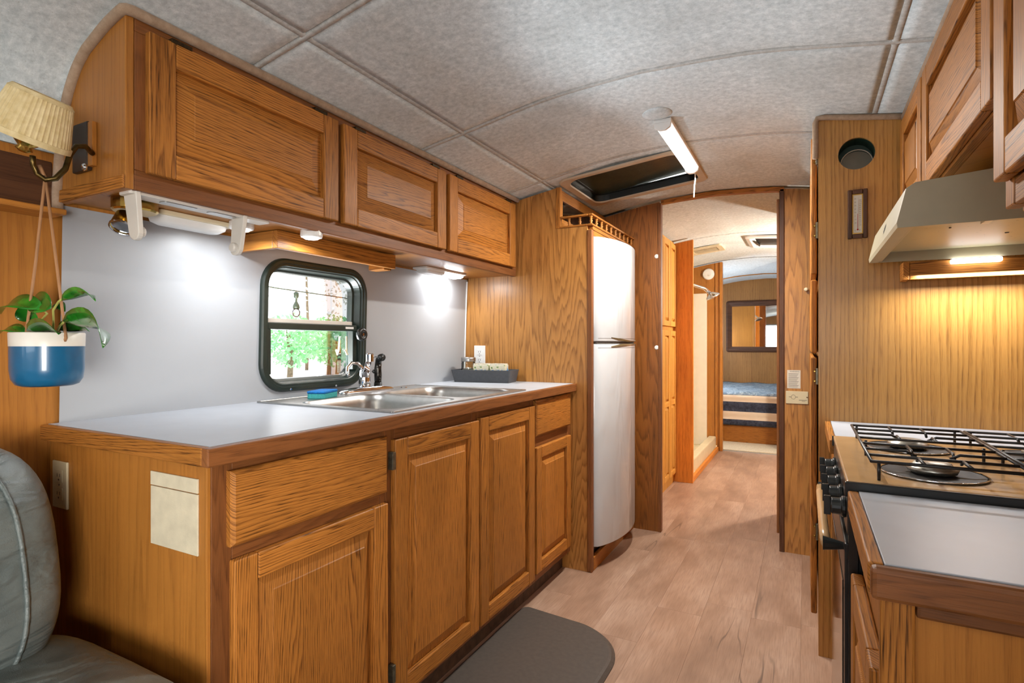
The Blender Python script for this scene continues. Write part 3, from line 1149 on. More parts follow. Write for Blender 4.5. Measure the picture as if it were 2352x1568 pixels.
# counter top with openings for the two bowls
ct = thing('countertop', 'long white laminate countertop with oak edging holding the sink', 'countertop', (-1.35, 1.63, BT))
B1 = (-1.505, -1.085, 1.282, 1.658)
B2 = (-1.505, -1.085, 1.692, 2.062)
mb = MB()
CX0, CX1, CY0, CY1 = -1.676, -1.030, 0.678, 2.589
mb.box(CX0, B1[0] - 0.01, CY0, CY1, BT, CT)
mb.box(B1[1] + 0.01, CX1, CY0, CY1, BT, CT)
mb.box(B1[0] - 0.01, B1[1] + 0.01, CY0, B1[2] - 0.01, BT, CT)
mb.box(B1[0] - 0.01, B1[1] + 0.01, B2[3] + 0.01, CY1, BT, CT)
mb.box(B1[0] - 0.01, B1[1] + 0.01, B1[3] + 0.005, B2[2] - 0.005, BT, CT)
mb.build('slab', M['counter'], ct)
bx('front_edge', OAKD['y'], ct, CX1, -1.010, 0.660, 2.589, BT + 0.0003, CT - 0.0005, 0.003)
bx('end_edge', OAK['x'], ct, -1.690 + 0.014, CX1, 0.660, CY0, BT + 0.0003, CT - 0.0005, 0.003)

# ------------------------------------------------------------------ sink
sk = thing('kitchen_sink', 'double bowl stainless steel sink set in the white counter', 'sink', (-1.345, 1.67, CT))
SZ = CT + 0.004
mb = MB()
for (bb, ya, yb) in ((B1, 1.250, 1.675), (B2, 1.675, 2.092)):
    hole = rrect((bb[0] + bb[1]) / 2, (bb[2] + bb[3]) / 2, bb[1] - bb[0], bb[3] - bb[2], 0.07)
    a, b = plate_with_hole([(-1.635, ya), (-1.052, ya), (-1.052, yb), (-1.635, yb)], hole)
    mb.loft([[(p[0], p[1], SZ) for p in b], [(p[0], p[1], SZ) for p in a], [(p[0], p[1], SZ - 0.004) for p in a]])
mb.box(-1.640, -1.632, 1.246, 2.096, CT, SZ + 0.002)
mb.box(-1.056, -1.047, 1.246, 2.096, CT, SZ + 0.002)
mb.box(-1.634, -1.054, 1.244, 1.253, CT, SZ + 0.002)
mb.box(-1.634, -1.054, 2.089, 2.098, CT, SZ + 0.002)
mb.build('rim', M['steel'], sk, 0.0012)
for bb in (B1, B2):
    cx, cy, wx, wy = (bb[0] + bb[1]) / 2, (bb[2] + bb[3]) / 2, bb[1] - bb[0], bb[3] - bb[2]
    loops = []
    for (ins, z, r) in ((0, SZ, 0.07), (0.004, SZ - 0.004, 0.07), (0.010, SZ - 0.03, 0.068), (0.018, SZ - 0.12, 0.06), (0.035, SZ - 0.148, 0.05), (0.06, SZ - 0.155, 0.04), (0.15, SZ - 0.158, 0.02)):
        loops.append([(p[0], p[1], z) for p in rrect(cx, cy, wx - 2 * ins, wy - 2 * ins, r, 8)])
    bo_ = MB().loft(loops, False, True).build('bowl', M['steel'], sk, smooth=True)
    MB().lathe([(0.045, 0.0), (0.040, 0.003), (0.028, 0.001)], (cx, cy, SZ - 0.158), (0, 0, 1), 20).build('drain', M['chrome'], bo_)
MB().lathe([(0.017, 0), (0.016, 0.003)], (-1.585, 1.95, SZ), (0, 0, 1), 20).build('hole_cover', M['chrome'], sk)

fa = thing('kitchen_faucet', 'chrome kitchen faucet with lever and long deck plate behind the sink', 'faucet', (-1.590, 1.71, SZ))
loops = []
for (s_, h) in ((1.0, 0.0), (1.0, 0.007), (0.9, 0.013), (0.55, 0.019), (0.2, 0.021)):
    loops.append([(p[0], p[1], SZ + h) for p in rrect(-1.580, 1.715, 0.046 * (0.6 + 0.4 * s_), 0.30 * s_, 0.0220 * (0.6 + 0.4 * s_) * min(1, s_ * 2), 6)])
MB().loft(loops, True, True).build('deck_plate', M['chrome'], fa, smooth=True)
MB().lathe([(0.022, 0.0), (0.024, 0.02), (0.022, 0.05), (0.020, 0.07), (0.012, 0.078)], (-1.590, 1.71, SZ + 0.016), (0, 0, 1), 20).build('body', M['chrome'], fa, smooth=True)
sp = [(-1.585, 1.705, SZ + 0.055), (-1.56, 1.685, SZ + 0.075), (-1.50, 1.63, SZ + 0.115), (-1.44, 1.575, SZ + 0.142), (-1.425, 1.56, SZ + 0.146)]
loops = []
for i, p in enumerate(sp):
    k = 1 - 0.25 * i / 4
    dirv = Vector((-0.74, 0.67, 0)) * -1
    side = Vector((0.67, 0.74, 0))
    up = Vector((0.35, -0.33, 0.87)) * 1
    up.normalize()
    loops.append([Vector(p) + side * (0.014 * k) * sxx + up * (0.009 * k) * syy for (sxx, syy) in ((1, -1), (1, 0.4), (0.5, 1), (-0.5, 1), (-1, 0.4), (-1, -1))])
MB().loft(loops, True, True).build('spout', M['chrome'], fa, 0.002, smooth=False)
MB().lathe([(0.013, -0.018), (0.0145, -0.016), (0.0145, 0.010), (0.012, 0.014)], (-1.425, 1.56, SZ + 0.146), (0, 0, 1), 18).build('aerator', M['chrome'], fa, 0.001)
MB().tube([(-1.414, 1.572, SZ + 0.146), (-1.405, 1.58, SZ + 0.147)], [0.004, 0.0025], 8).build('spray_switch', M['chrome'], fa)
MB().tube([(-1.592, 1.705, SZ + 0.09), (-1.61, 1.69, SZ + 0.115), (-1.618, 1.665, SZ + 0.118), (-1.615, 1.64, SZ + 0.10), (-1.605, 1.63, SZ + 0.075), (-1.598, 1.632, SZ + 0.066)], [0.008, 0.008, 0.007, 0.007, 0.008, 0.006], 8).build('lever', M['chrome'], fa, smooth=True)
sy_ = 1.826
spt = thing('side_sprayer', 'worn black and chrome side sprayer standing right of the faucet', 'sprayer', (-1.6225, sy_, SZ))
MB().lathe([(0.0205, 0), (0.0205, 0.006), (0.018, 0.008), (0.016, 0.03)], (-1.6225, sy_, SZ), (0, 0, 1), 18).build('base', M['blackp'], spt, smooth=True)
MB().tube([(-1.6225, sy_, SZ + 0.03), (-1.6225, sy_, SZ + 0.06), (-1.6225, sy_ - 0.001, SZ + 0.09), (-1.6205, sy_, SZ + 0.112)], [0.0145, 0.016, 0.015, 0.014], 14).build('handle', M['sprayer'], spt, smooth=True)
MB().tube([(-1.6225, sy_, SZ + 0.108), (-1.6165, sy_ - 0.002, SZ + 0.126), (-1.6025, sy_ - 0.006, SZ + 0.136), (-1.5885, sy_ - 0.012, SZ + 0.137)], [0.013, 0.014, 0.0155, 0.016], 14).build('spray_head', M['blackp'], spt, smooth=True)
MB().tube([(-1.6325, sy_ - 0.012, SZ + 0.070), (-1.6365, sy_ - 0.018, SZ + 0.076), (-1.6325, sy_ - 0.013, SZ + 0.083)], 0.004, 6).build('trigger', M['blackp'], spt)

spn = thing('sponge', 'blue topped teal dish sponge lying on the sink rim', 'sponge', (-1.555, 1.455, SZ), math.radians(22))
MB().loft([[(p[0], p[1], z) for p in rrect(0, 0, 0.068, 0.115, 0.012)] for z in (0.0, 0.018)], True, True).build('foam', M['sponge_g'], spn, 0.002, local=True)
MB().loft([[(p[0], p[1], z) for p in rrect(0, 0, 0.070, 0.118, 0.012)] for z in (0.018, 0.027)], True, True).build('scour_pad', M['sponge_b'], spn, 0.003, local=True)

# ------------------------------------------------------------------ tray with jar and cartons
ANG = math.radians(9)
TRC = Vector((-1.475, 2.478, CT))
tr = thing('tray', 'dark grey rectangular tray on the counter by the oak partition', 'tray', TRC, ANG)
mb = MB()
tl = lambda k, z: [(p[0], p[1], z) for p in rrect(0, 0, 0.30 + k, 0.125 + k, 0.008)]
mb.loft([tl(0, 0), tl(0.024, 0.064), tl(0.019, 0.064), tl(-0.006, 0.004)], True, True)
mb.build('body', M['traymat'], tr, 0.001, local=True)


def on_tray(px, py, z=0.0045):
    v = Matrix.Rotation(ANG, 3, 'Z') @ Vector((px, py, 0))
    return TRC + v + Vector((0, 0, z))


jr = thing('jar', 'small clear glass jar with a silver screw lid in the grey tray', 'jar', on_tray(-0.098, 0.005))
MB().lathe([(0.034, 0), (0.038, 0.004), (0.038, 0.092), (0.035, 0.100), (0.035, 0.110)], (0, 0, 0), (0, 0, 1), 24, True, False).build('glass_body', M['jarglass'], jr, smooth=True, local=True)
MB().lathe([(0.0375, 0.100), (0.0400, 0.102), (0.0378, 0.107), (0.0392, 0.111), (0.0388, 0.120), (0.036, 0.1225)], (0, 0, 0), (0, 0, 1), 24).build('lid', M['steel'], jr, smooth=True, local=True)
MB().lathe([(0.030, 0.004), (0.033, 0.010), (0.032, 0.060), (0.010, 0.068)], (0, 0, 0), (0, 0, 1), 14).build('contents', M['paper'], jr, local=True)
for (px, lab) in ((-0.012, 'printed cream sachet carton standing next to the glass jar'), (0.080, 'printed cream sachet carton at the right end of the grey tray')):
    b = thing('carton', lab, 'carton', on_tray(px, -0.010), ANG + random.uniform(-0.05, 0.05), 'sachet cartons in the tray')
    MB().box(-0.042, 0.042, -0.025, 0.025, 0.0, 0.086).build('box', M['carton'], b, 0.001, local=True)
    for k in range(12):
        MB().box(-0.040 + k * 0.0068, -0.0365 + k * 0.0068, -0.023, 0.023, 0.086, 0.092).build('sachet', M['paper'], b, local=True)

# ------------------------------------------------------------------ outlets and the blank patch
def outlet(label, kind, P, a, b, m, hw=0.035, hh=0.0575):
    F = face_map(kind, P)
    p = F(a, b - hh, 0)
    t = thing('outlet_plate', label, 'outlet', p)
    fbox(MB(), F, a - hw, a + hw, b - hh, b + hh, 0.0003, 0.006).build('plate', m, t, 0.002)
    for s_ in (1, -1):
        r = fbox(MB(), F, a - 0.017, a + 0.017, b + s_ * 0.022 - 0.015, b + s_ * 0.022 + 0.015, 0.006, 0.0075).build('receptacle', m, t, 0.001)
        for k in (-0.0065, 0.0065):
            fbox(MB(), F, a + k - 0.001, a + k + 0.001, b + s_ * 0.022 - 0.002, b + s_ * 0.022 + 0.006, 0.0075, 0.0078).build('slot', M['black'], r)
        fbox(MB(), F, a - 0.002, a + 0.002, b + s_ * 0.022 - 0.011, b + s_ * 0.022 - 0.007, 0.0075, 0.0078).build('ground_slot', M['black'], r)
    fbox(MB(), F, a - 0.002, a + 0.002, b - 0.002, b + 0.002, 0.006, 0.0068).build('screw', M['bare'], t)
    return t


outlet('almond electrical outlet low on the cabinet end beside the sofa', '-y', 0.682, -1.617, 0.785, M['almond'])
outlet('white electrical outlet on the oak partition behind the jar', '-y', PY, -1.575, 1.060, M['plastic'])
pt = thing('blank_patch', 'blank beige patch board on the end of the counter cabinet', 'patch', (-1.153, 0.682, 0.705))
bx('board', M['board'], pt, -1.232, -1.070, 0.678, 0.6818, 0.707, 0.830, 0.001)
bx('tape_strip', M['board'], pt, -1.232, -1.070, 0.6775, 0.6818, 0.832, 0.861, 0.001)

# ------------------------------------------------------------------ upper cabinets over the sink
UX, UZ0, UZ1 = -1.352, 1.482, 1.880
uc_ = thing('wall_cabinet', 'long oak wall cabinet with three raised panel doors above the sink', 'cabinet', (-1.50, 1.64, UZ0))
zs = [UZ0 + (1.862 - UZ0) * k / 24 for k in range(25)]
edge = [(wall_x(z) + 0.014, z) for z in zs]
edge = [e for e in edge if e[0] < UX - 0.08]
xs = [UX - 0.08 + 0.08 * k / 4 for k in range(5)]
poly = edge + [(x_, ceil_z(x_) - 0.014) for x_ in xs] + [(UX, UZ0)]
MB().prism(poly, 'y', 0.690, 0.708).build('end_panel', BIRCH['z'], uc_, 0.0015)
bx('end_trim', OAK['x'], uc_, -1.652, UX, 0.684, 0.6895, UZ0, UZ0 + 0.03, 0.002)
bx('bottom_panel', BIRCH['y'], uc_, -1.655, UX - 0.02, 0.709, 2.588, UZ0 + 0.006, UZ0 + 0.02, 0)
for (r0, r1) in ((UZ0, UZ0 + 0.046), (1.845, UZ1)):
    bx('face_rail', OAKD['y'], uc_, UX - 0.02, UX, 0.709, 2.588, r0, r1, 0.002)
for (s0, s1) in ((0.709, 0.75), (1.30, 1.352), (1.905, 1.962), (2.545, 2.588)):
    bx('face_stile', OAKD['z'], uc_, UX - 0.02, UX - 0.0003, s0, s1, UZ0 + 0.046, 1.845, 0.002)
for (a0, a1) in ((0.731, 1.315), (1.338, 1.921), (1.947, 2.548)):
    raised_door(uc_, '+x', UX, a0, a1, 1.524, 1.851, OAK, panel_axis='y', sw=0.062,
                hinges=((a0 + 0.075, 1.853, 0.05, 0.010), (a1 - 0.075, 1.853, 0.05, 0.010)), slope=0.045)
path = [(wall_x(z) + 0.012, 0.686, z) for z in [UZ0 - 0.02 + (1.83 - UZ0 + 0.02) * k / 20 for k in range(21)]]
path = [p for p in path if p[0] < UX - 0.1]
xs = [UX - 0.10 + 0.10 * k / 6 for k in range(7)]
path += [(x_, 0.686, ceil_z(x_) - 0.010) for x_ in xs]
path += [(UX + 0.006, 0.69, ceil_z(UX) - 0.010), (UX + 0.010, 0.70, ceil_z(UX) - 0.010)]
path += [(UX + 0.010, y, ceil_z(UX) - 0.010) for y in (0.75, 1.2, 1.7, 2.2, 2.585)]
MB().tube(path, 0.0125, 10).build('welt', M['welt'], uc_, smooth=True)

# valance box below the cabinet
vb = thing('valance_box', 'oak valance box fixed under the cabinet above the window', 'valance', (-1.55, 1.46, 1.432))
bx('front_board', OAK['y'], vb, -1.478, -1.458, 1.180, 1.745, 1.430, 1.486, 0.002)
bx('end_board', BIRCH['x'], vb, -1.655, -1.479, 1.180, 1.198, 1.430, 1.486, 0.002)
bx('end_block', OAK['x'], vb, -1.56, -1.479, 1.70, 1.743, 1.424, 1.486, 0.002)

# ------------------------------------------------------------------ under-cabinet fittings
UB = UZ0 + 0.006
ph = thing('paper_towel_holder', 'empty white paper towel holder hanging under the wall cabinet', 'towel holder', (-1.385, 0.87, UB))
mb = MB()
mb.loft([[(p[0], p[1], z) for p in rrect(-1.388, 0.893, 0.05, 0.376, 0.008)] for z in (UB - 0.012, UB - 0.0005)], True, True)
mb.build('mounting_bar', M['greyplastic'], ph, 0.002)
for (yc_, ln) in ((0.83, 0.09), (0.945, 0.08)):
    MB().loft([[(p[0], p[1], z) for p in rrect(-1.385, yc_, 0.030, ln, 0.0148)] for z in (UB - 0.0135, UB - 0.012)], True, True).build('oval_recess', M['steel'], ph, 0.0005)
for (ya, sgn) in ((0.715, 1), (1.005, -1)):
    ang = 0.10 * -sgn
    F = lambda a, b, t, ya=ya, sgn=sgn: (-1.385 + a, ya + sgn * t + (b * 0.10 * sgn), UB - 0.004 - b)
    loop = [(-0.026, 0.0), (0.026, 0.0)] + [(0.021 * math.cos(u), 0.090 + 0.021 * math.sin(u)) for u in [PI * k / 10 for k in range(11)]]
    mb = MB()
    mb.loft([[F(a_, b_, 0.0) for (a_, b_) in loop], [F(a_, b_, 0.012) for (a_, b_) in loop]], True, True)
    ar = mb.build('arm', M['greyplastic'], ph, 0.002)
    c0 = F(0, 0.090, 0.012)
    MB().lathe([(0.013, 0), (0.013, 0.009), (0.010, 0.012)], c0, (0, sgn, 0), 18).build('roll_knob', M['greyplastic'], ar, 0.001)

sl = thing('spotlight', 'small brass swivel spotlight at the near end of the cabinet underside', 'spotlight', (-1.475, 0.775, UB))
MB().lathe([(0.050, 0.0), (0.050, -0.026), (0.046, -0.030)], (-1.475, 0.775, UB - 0.0005), (0, 0, 1), 28).build('base', M['brass'], sl, smooth=False)
MB().tube([(-1.475, 0.765, UB - 0.03), (-1.472, 0.755, UB - 0.042)], 0.007, 10).build('swivel', M['black'], sl)
ax = Vector((0.25, -0.45, -0.85)).normalized()
MB().lathe([(0.012, 0.0), (0.024, 0.006), (0.026, 0.040), (0.027, 0.042), (0.024, 0.042), (0.020, 0.030), (0.006, 0.018)], Vector((-1.474, 0.758, UB - 0.040)), ax, 22).build('lamp_can', M['brass'], sl, smooth=True)
MB().lathe([(0.0275, 0.040), (0.0275, 0.045), (0.0245, 0.045), (0.0245, 0.040)], Vector((-1.474, 0.758, UB - 0.040)), ax, 22).build('rim_ring', M['chrome'], sl)

cl = thing('cabinet_light', 'cream strip light with clear cover beside the brass spotlight, unlit', 'light', (-1.545, 0.95, UB))
MB().loft([[(p[0], p[1], z) for p in rrect(-1.545, 0.955, 0.085, 0.225, 0.02)] for z in (UB - 0.014, UB - 0.0005)], True, True).build('base', M['cream'], cl, 0.003)
MB().loft([[(p[0], p[1], UB - h) for p in rrect(-1.545, 0.955, 0.070 - k, 0.20 - k, 0.018)] for (h, k) in ((0.014, 0), (0.026, 0.006), (0.034, 0.03))], False, True).build('lens', M['plastic'], cl, smooth=True)


def puck(label, x, y, m):
    t = thing('puck_light', label, 'light', (x, y, UB), 0, 'stick-on puck lights')
    MB().lathe([(0.033, 0.0), (0.034, -0.016), (0.032, -0.021), (0.026, -0.022)], (x, y, UB - 0.0005), (0, 0, 1), 28).build('housing', M['plastic'], t, smooth=False)
    MB().lathe([(0.025, -0.0222), (0.020, -0.026), (0.008, -0.0275)], (x, y, UB - 0.0005), (0, 0, 1), 24).build('diffuser', m, t, smooth=True)
    return t


puck('lit round puck light in front of the valance box', -1.385, 1.250, M['ledsoft'])
puck('lit round puck light half hidden behind the towel holder arm', -1.465, 1.062, M['led'])
area('puck_lamp', (-1.50, 1.09, UB - 0.032), (-1.53, 1.09, 1.0), 0.05, 0.05, 0.72, (0.95, 0.98, 1.0))
area('puck_lamp_front', (-1.385, 1.250, UB - 0.032), (-1.385, 1.250, 1.0), 0.05, 0.05, 0.6, (0.95, 0.98, 1.0))
lf = thing('led_fixture', 'white lit strip fixture under the cabinet next to the partition', 'light', (-1.585, 2.24, UB))
MB().loft([[(p[0], p[1], z) for p in rrect(-1.585, 2.235, 0.085, 0.34, 0.008)] for z in (UB - 0.010, UB - 0.0005)], True, True).build('base', M['plastic'], lf, 0.002)
MB().loft([[(p[0], p[1], UB - h) for p in rrect(-1.585, 2.155, 0.07 - k, 0.15 - k, 0.012)] for (h, k) in ((0.010, 0), (0.022, 0.004), (0.028, 0.02))], False, True).build('switch_housing', M['plastic'], lf, smooth=False)
MB().loft([[(p[0], p[1], UB - h) for p in rrect(-1.585, 2.32, 0.07 - k, 0.15 - k, 0.012)] for (h, k) in ((0.010, 0), (0.020, 0.004), (0.026, 0.02))], False, True).build('diffuser', M['led'], lf, smooth=False)
area('led_lamp', (-1.58, 2.32, UB - 0.032), (-1.60, 2.32, 1.0), 0.06, 0.13, 0.75, (0.95, 0.98, 1.0))

# ------------------------------------------------------------------ refrigerator enclosure
SHZ = 1.712
fe = thing('fridge_enclosure', 'tall oak enclosure around the white refrigerator with spindle rail shelf', 'cabinet', (-1.30, 2.97, 0.0))
top = [(-1.655 + (0.535) * k / 10) for k in range(11)]
poly = [(-1.668, 0.0)] + [(wall_x(z) + 0.010, z) for z in (0.9, 1.2, 1.45, 1.6, 1.70, 1.77)] + [(x_, ceil_z(x_) - 0.012) for x_ in top if x_ > -1.575] + [(-1.12, SHZ), (-0.955, SHZ), (-0.955, 0.0)]
MB().prism(poly, 'y', PY, PY + 0.02).build('side_panel', PLY['z'], fe, 0.001)
bx('front_post', OAKD['z'], fe, -0.956, -0.930, PY - 0.004, PY + 0.026, 0.0, SHZ - 0.02, 0.004)
bx('corner_post', OAK['z'], fe, -1.124, -1.100, PY - 0.002, PY + 0.022, SHZ, ceil_z(-1.11) - 0.012, 0.002)
bx('shelf', OAK['y'], fe, -1.60, -0.932, PY + 0.021, DY - 0.002, SHZ - 0.018, SHZ, 0.002)
bx('front_fascia', OAK['y'], fe, -0.950, -0.936, PY + 0.027, DY - 0.002, 1.668, SHZ - 0.019, 0.001)
bx('rail_base', OAK['y'], fe, -0.952, -0.926, PY - 0.004, DY - 0.004, SHZ, SHZ + 0.010, 0.003)
bx('rail_base', OAK['x'], fe, -1.10, -0.953, PY - 0.004, PY + 0.022, SHZ, SHZ + 0.010, 0.003)
bx('rail_top', OAK['y'], fe, -0.951, -0.927, PY - 0.003, DY - 0.004, SHZ + 0.050, SHZ + 0.060, 0.003)
bx('rail_top', OAK['x'], fe, -1.10, -0.952, PY - 0.003, PY + 0.021, SHZ + 0.050, SHZ + 0.060, 0.003)
spin = [(0.007, 0.0), (0.007, 0.004), (0.0045, 0.007), (0.009, 0.015), (0.0045, 0.021), (0.0075, 0.026), (0.0045, 0.031), (0.0085, 0.034), (0.007, 0.040)]
sp0 = None
locs = [(-0.939, PY + 0.009 + k * 0.0788) for k in range(10)] + [(-1.055, PY + 0.009), (-0.997, PY + 0.009)]
for (x_, y_) in locs:
    if sp0 is None:
        sp0 = MB().lathe(spin, (0, 0, 0), (0, 0, 1), 10).build('spindle', OAK['z'], fe, smooth=True, local=True)
        o = sp0
    else:
        o = sp0.copy()
        C.objects.link(o)
    o.location = Vector((x_, y_, SHZ + 0.010)) - fe.location
# glazed door above the shelf
GX = -1.115
gz1 = ceil_z(-1.115) - 0.016
gd = MB().box(GX - 0.004, GX - 0.001, PY + 0.055, DY - 0.06, SHZ + 0.055, gz1 - 0.05).build('glazed_door', M['jarglass'], fe)
bx('rail', OAK['y'], gd, GX - 0.012, GX + 0.006, PY + 0.024, DY - 0.02, gz1 - 0.052, gz1, 0.002)
bx('rail', OAK['y'], gd, GX - 0.012, GX + 0.006, PY + 0.024, DY - 0.02, SHZ + 0.001, SHZ + 0.058, 0.002)
bx('stile', OAK['z'], gd, GX - 0.012, GX + 0.006, PY + 0.024, PY + 0.056, SHZ + 0.058, gz1 - 0.052, 0.002)
bx('stile', OAK['z'], gd, GX - 0.012, GX + 0.006, DY - 0.06, DY - 0.02, SHZ + 0.058, gz1 - 0.052, 0.002)
bx('toe_board', OAK['y'], fe, -0.950, -0.930, PY + 0.027, DY - 0.002, 0.0, 0.068, 0.003)
# a pale storage bag behind the glass
bg = tag(MB().lathe([(0.06, 0.0), (0.095, 0.03), (0.10, 0.09), (0.07, 0.13), (0.03, 0.15)], (-1.235, 2.74, SHZ + 0.0005), (0, 0, 1), 14, ripple=(5, 0.08)).build('storage_bag', M['plastic'], None, smooth=True), 'pale plastic bag behind the glass pane above the refrigerator', 'bag')

# ------------------------------------------------------------------ refrigerator
fr = thing('refrigerator', 'white two door refrigerator with bowed doors in the oak enclosure', 'refrigerator', (-1.25, 2.96, 0.0))
FY0, FY1 = PY + 0.033, 3.262


def bow(y):
    u = (y - FY0) / (FY1 - FY0)
    return -0.928 + 0.085 * (1 - (2 * u - 1) ** 2) ** 0.75 if 0 < u < 1 else -0.928


bx('body', M['fridge'], fr, -1.58, -0.975, FY0 + 0.004, FY1, 0.08, 1.655, 0.004)
ysb = [FY0] + [FY0 + 0.012 + (FY1 - FY0 - 0.024) * k / 22 for k in range(23)] + [FY1]
for (nm, z0, z1) in (('freezer_door', 1.140, 1.663), ('fridge_door', 0.115, 1.126)):
    mb = MB()
    back = -0.970
    loop = [(bow(y) if 0 < i < len(ysb) - 1 else -0.945, y) for i, y in enumerate(ysb)]
    full = [(back, FY0 + 0.002)] + loop + [(back, FY1 - 0.002)]
    mb.prism(full, 'z', z0, z1)
    d = mb.build(nm, M['fridge'], fr, 0.004, seg=3)
    for p in d.data.polygons:
        p.use_smooth = len(p.vertices) == 4
    zb = z0 + 0.016 if nm == 'freezer_door' else z1 - 0.018
    mb = MB()
    mb.loft([[(bow(y) + 0.0008, y, zb - 0.0006), (bow(y) + 0.0012, y, zb), (bow(y) + 0.0008, y, zb + 0.0006)] for y in ysb[1:-1]], closed=False)
    mb.build('seam_line', M['ink'], d)
    # sculpted grip: a dark wave along the edge that meets the other door
    mb = MB()
    sg = 1 if nm == 'freezer_door' else -1
    zr = z0 if sg == 1 else z1
    Ys = [FY0 + 0.10 + (FY1 - FY0 - 0.125) * k / 26 for k in range(27)]
    lo, hi = [], []
    for k, y in enumerate(Ys):
        u = k / 26
        h = (0.020 if sg == 1 else 0.013) * max(0.0, 1 - u / 0.55) ** 1.1 + 0.020 * max(0.0, (u - 0.72) / 0.28) ** 1.5
        th = 0.0085 * min(1.0, 0.25 + u * 5)
        hi.append((bow(y) + 0.0035, y, zr + sg * (h + 0.001)))
        lo.append((bow(y) + 0.002, y, zr + sg * max(-0.002, h - th)))
    mb.loft([[(p[0] - 0.003, p[1], p[2]), p, q, (q[0] - 0.004, q[1], q[2])] for p, q in zip(lo, hi)], True, True)
    mb.build('grip', plain('olive_grip' if sg == 1 else 'olive_grip_lower', rgb(116, 102, 72), 0.3, 0.2), d)
mb = MB()
mb.loft([[(bow(y) - 0.022, y, 1.124), (bow(y) - 0.006, y, 1.124), (bow(y) - 0.006, y, 1.142), (bow(y) - 0.022, y, 1.142)] for y in ysb[1:-1]], True, True)
mb.build('door_gap', M['ink'], fr)
bx('vent_grille', M['black'], fr, -0.99, -0.955, FY0 + 0.01, FY1 - 0.01, 0.07, 0.112, 0.002)
bx('top_trim', M['plastic'], fr, -0.975, -0.940, FY0 - 0.004, FY1 + 0.02, 1.664, 1.6675, 0.0)

# ------------------------------------------------------------------ anti-fatigue mat
pts = []
for (cx, cy, r, a0, a1) in ((-0.83, 1.86, 0.235, 0, 90), (-1.04, 2.085, 0.03, 90, 180), (-1.04, 1.03, 0.03, 180, 270), (-0.83, 1.235, 0.235, 270, 360)):
    for k in range(13):
        a = math.radians(a0 + (a1 - a0) * k / 12)
        pts.append((cx + r * math.cos(a), cy + r * math.sin(a)))
mb = MB()
cxm, cym = -0.83, 1.55
sc = lambda k, z: [(cxm + (p[0] - cxm) * (1 - k / 0.25), cym + (p[1] - cym) * (1 - k / 0.55), z) for p in pts]
mb.loft([sc(0, 0.0005), sc(0.0, 0.004), sc(0.012, 0.014), sc(0.022, 0.017)], True, True)
tag(mb.build('floor_mat', M['mat'], None), 'dark grey foam floor mat with rounded corners before the sink cabinet', 'mat')

# ------------------------------------------------------------------ closet between stove and bulkhead
CLX = 0.040
cb = thing('closet', 'tall oak closet behind the stove with round hole and stacked doors', 'closet', (0.38, 2.80, 0.0))
hc = (0.157, 1.800)
hole = [(hc[0] + 0.056 * math.cos(2 * PI * k / 40), hc[1] + 0.056 * math.sin(2 * PI * k / 40)) for k in range(40)]
outer = [(CLX, 0.0), (0.70, 0.0), (0.72, 0.9), (wall_x(1.4, 1) - 0.01, 1.4), (wall_x(1.6, 1) - 0.01, 1.6)]
xs = [0.64 - (0.60) * k / 16 for k in range(17)]
outer += [(x_, ceil_z(x_) - 0.018) for x_ in xs]
outer = outer[:-1] + [(CLX, ceil_z(CLX) - 0.018)]
a, b = plate_with_hole(outer, hole)
mb = MB()
mb.loft([[(p[0], 2.290, p[1]) for p in b], [(p[0], 2.290, p[1]) for p in a], [(p[0], 2.308, p[1]) for p in a], [(p[0], 2.308, p[1]) for p in b], [(p[0], 2.290, p[1]) for p in b]])
mb.build('front_panel', PLYS['z'], cb)
bx('frame_post', OAK['z'], cb, CLX, CLX + 0.018, 2.309, 2.335, 0.0, ceil_z(0.05) - 0.02, 0.002)
bx('frame_post', OAK['z'], cb, CLX, CLX + 0.018, 3.300, 3.334, 0.0, ceil_z(0.05) - 0.02, 0.002)
bx('side_lining', PLYS['z'], cb, CLX + 0.003, CLX + 0.012, 2.336, 3.299, 0.0, 1.90, 0.0)
mb = MB()
mb.lathe([(0.0555, 0.0), (0.0555, 0.075), (0.0, 0.075)], (hc[0], 2.300, hc[1]), (0, 1, 0), 36, False, False)
rc = mb.build('recess', M['greencan'], cb, smooth=False)
MB().lathe([(0.050, 0.0), (0.048, 0.004), (0.0, 0.006)], (hc[0] + 0.004, 2.352, hc[1] - 0.020), (0, -1, 0.25), 30).build('speaker_disc', M['greycone'], rc)
MB().tube([(hc[0] + 0.004 + 0.050 * math.cos(t_), 2.350, hc[1] - 0.020 + 0.050 * math.sin(t_)) for t_ in [2 * PI * k / 30 for k in range(31)]], 0.0018, 6).build('speaker_ring', M['trimbeige'], rc)
for (z0, z1, nm, hz) in ((1.385, 1.888, 'closet_door', (1.815, 1.545)), (1.095, 1.365, 'closet_drawer', ()), (0.135, 1.080, 'closet_door', (1.01, 0.44))):
    d = bx(nm, OAK['z'], cb, CLX - 0.024, CLX - 0.004, 2.322, 3.31, z0, z1, 0.005)
    for h in hz:
        bx('hinge', M['bare'], d, CLX - 0.008, CLX - 0.001, 2.311, 2.3225, h - 0.03, h + 0.03, 0.001)
        for q in (-0.018, 0.018):
            MB().lathe([(0.0045, 0), (0.003, 0.003)], (CLX - 0.012, 2.322, h + q), (0, -1, 0), 10).build('screw', M['brass'], d)
xs = [CLX - 0.006 + (0.30 - CLX) * k / 10 for k in range(11)]
path = [(CLX - 0.010, 2.285, 1.80), (CLX - 0.010, 2.285, ceil_z(CLX) - 0.03), (CLX - 0.004, 2.285, ceil_z(CLX) - 0.014)] + [(x_, 2.285, ceil_z(x_) - 0.010) for x_ in xs[1:]]
MB().tube(path, 0.010, 8).build('welt', M['welt'], cb, smooth=True)

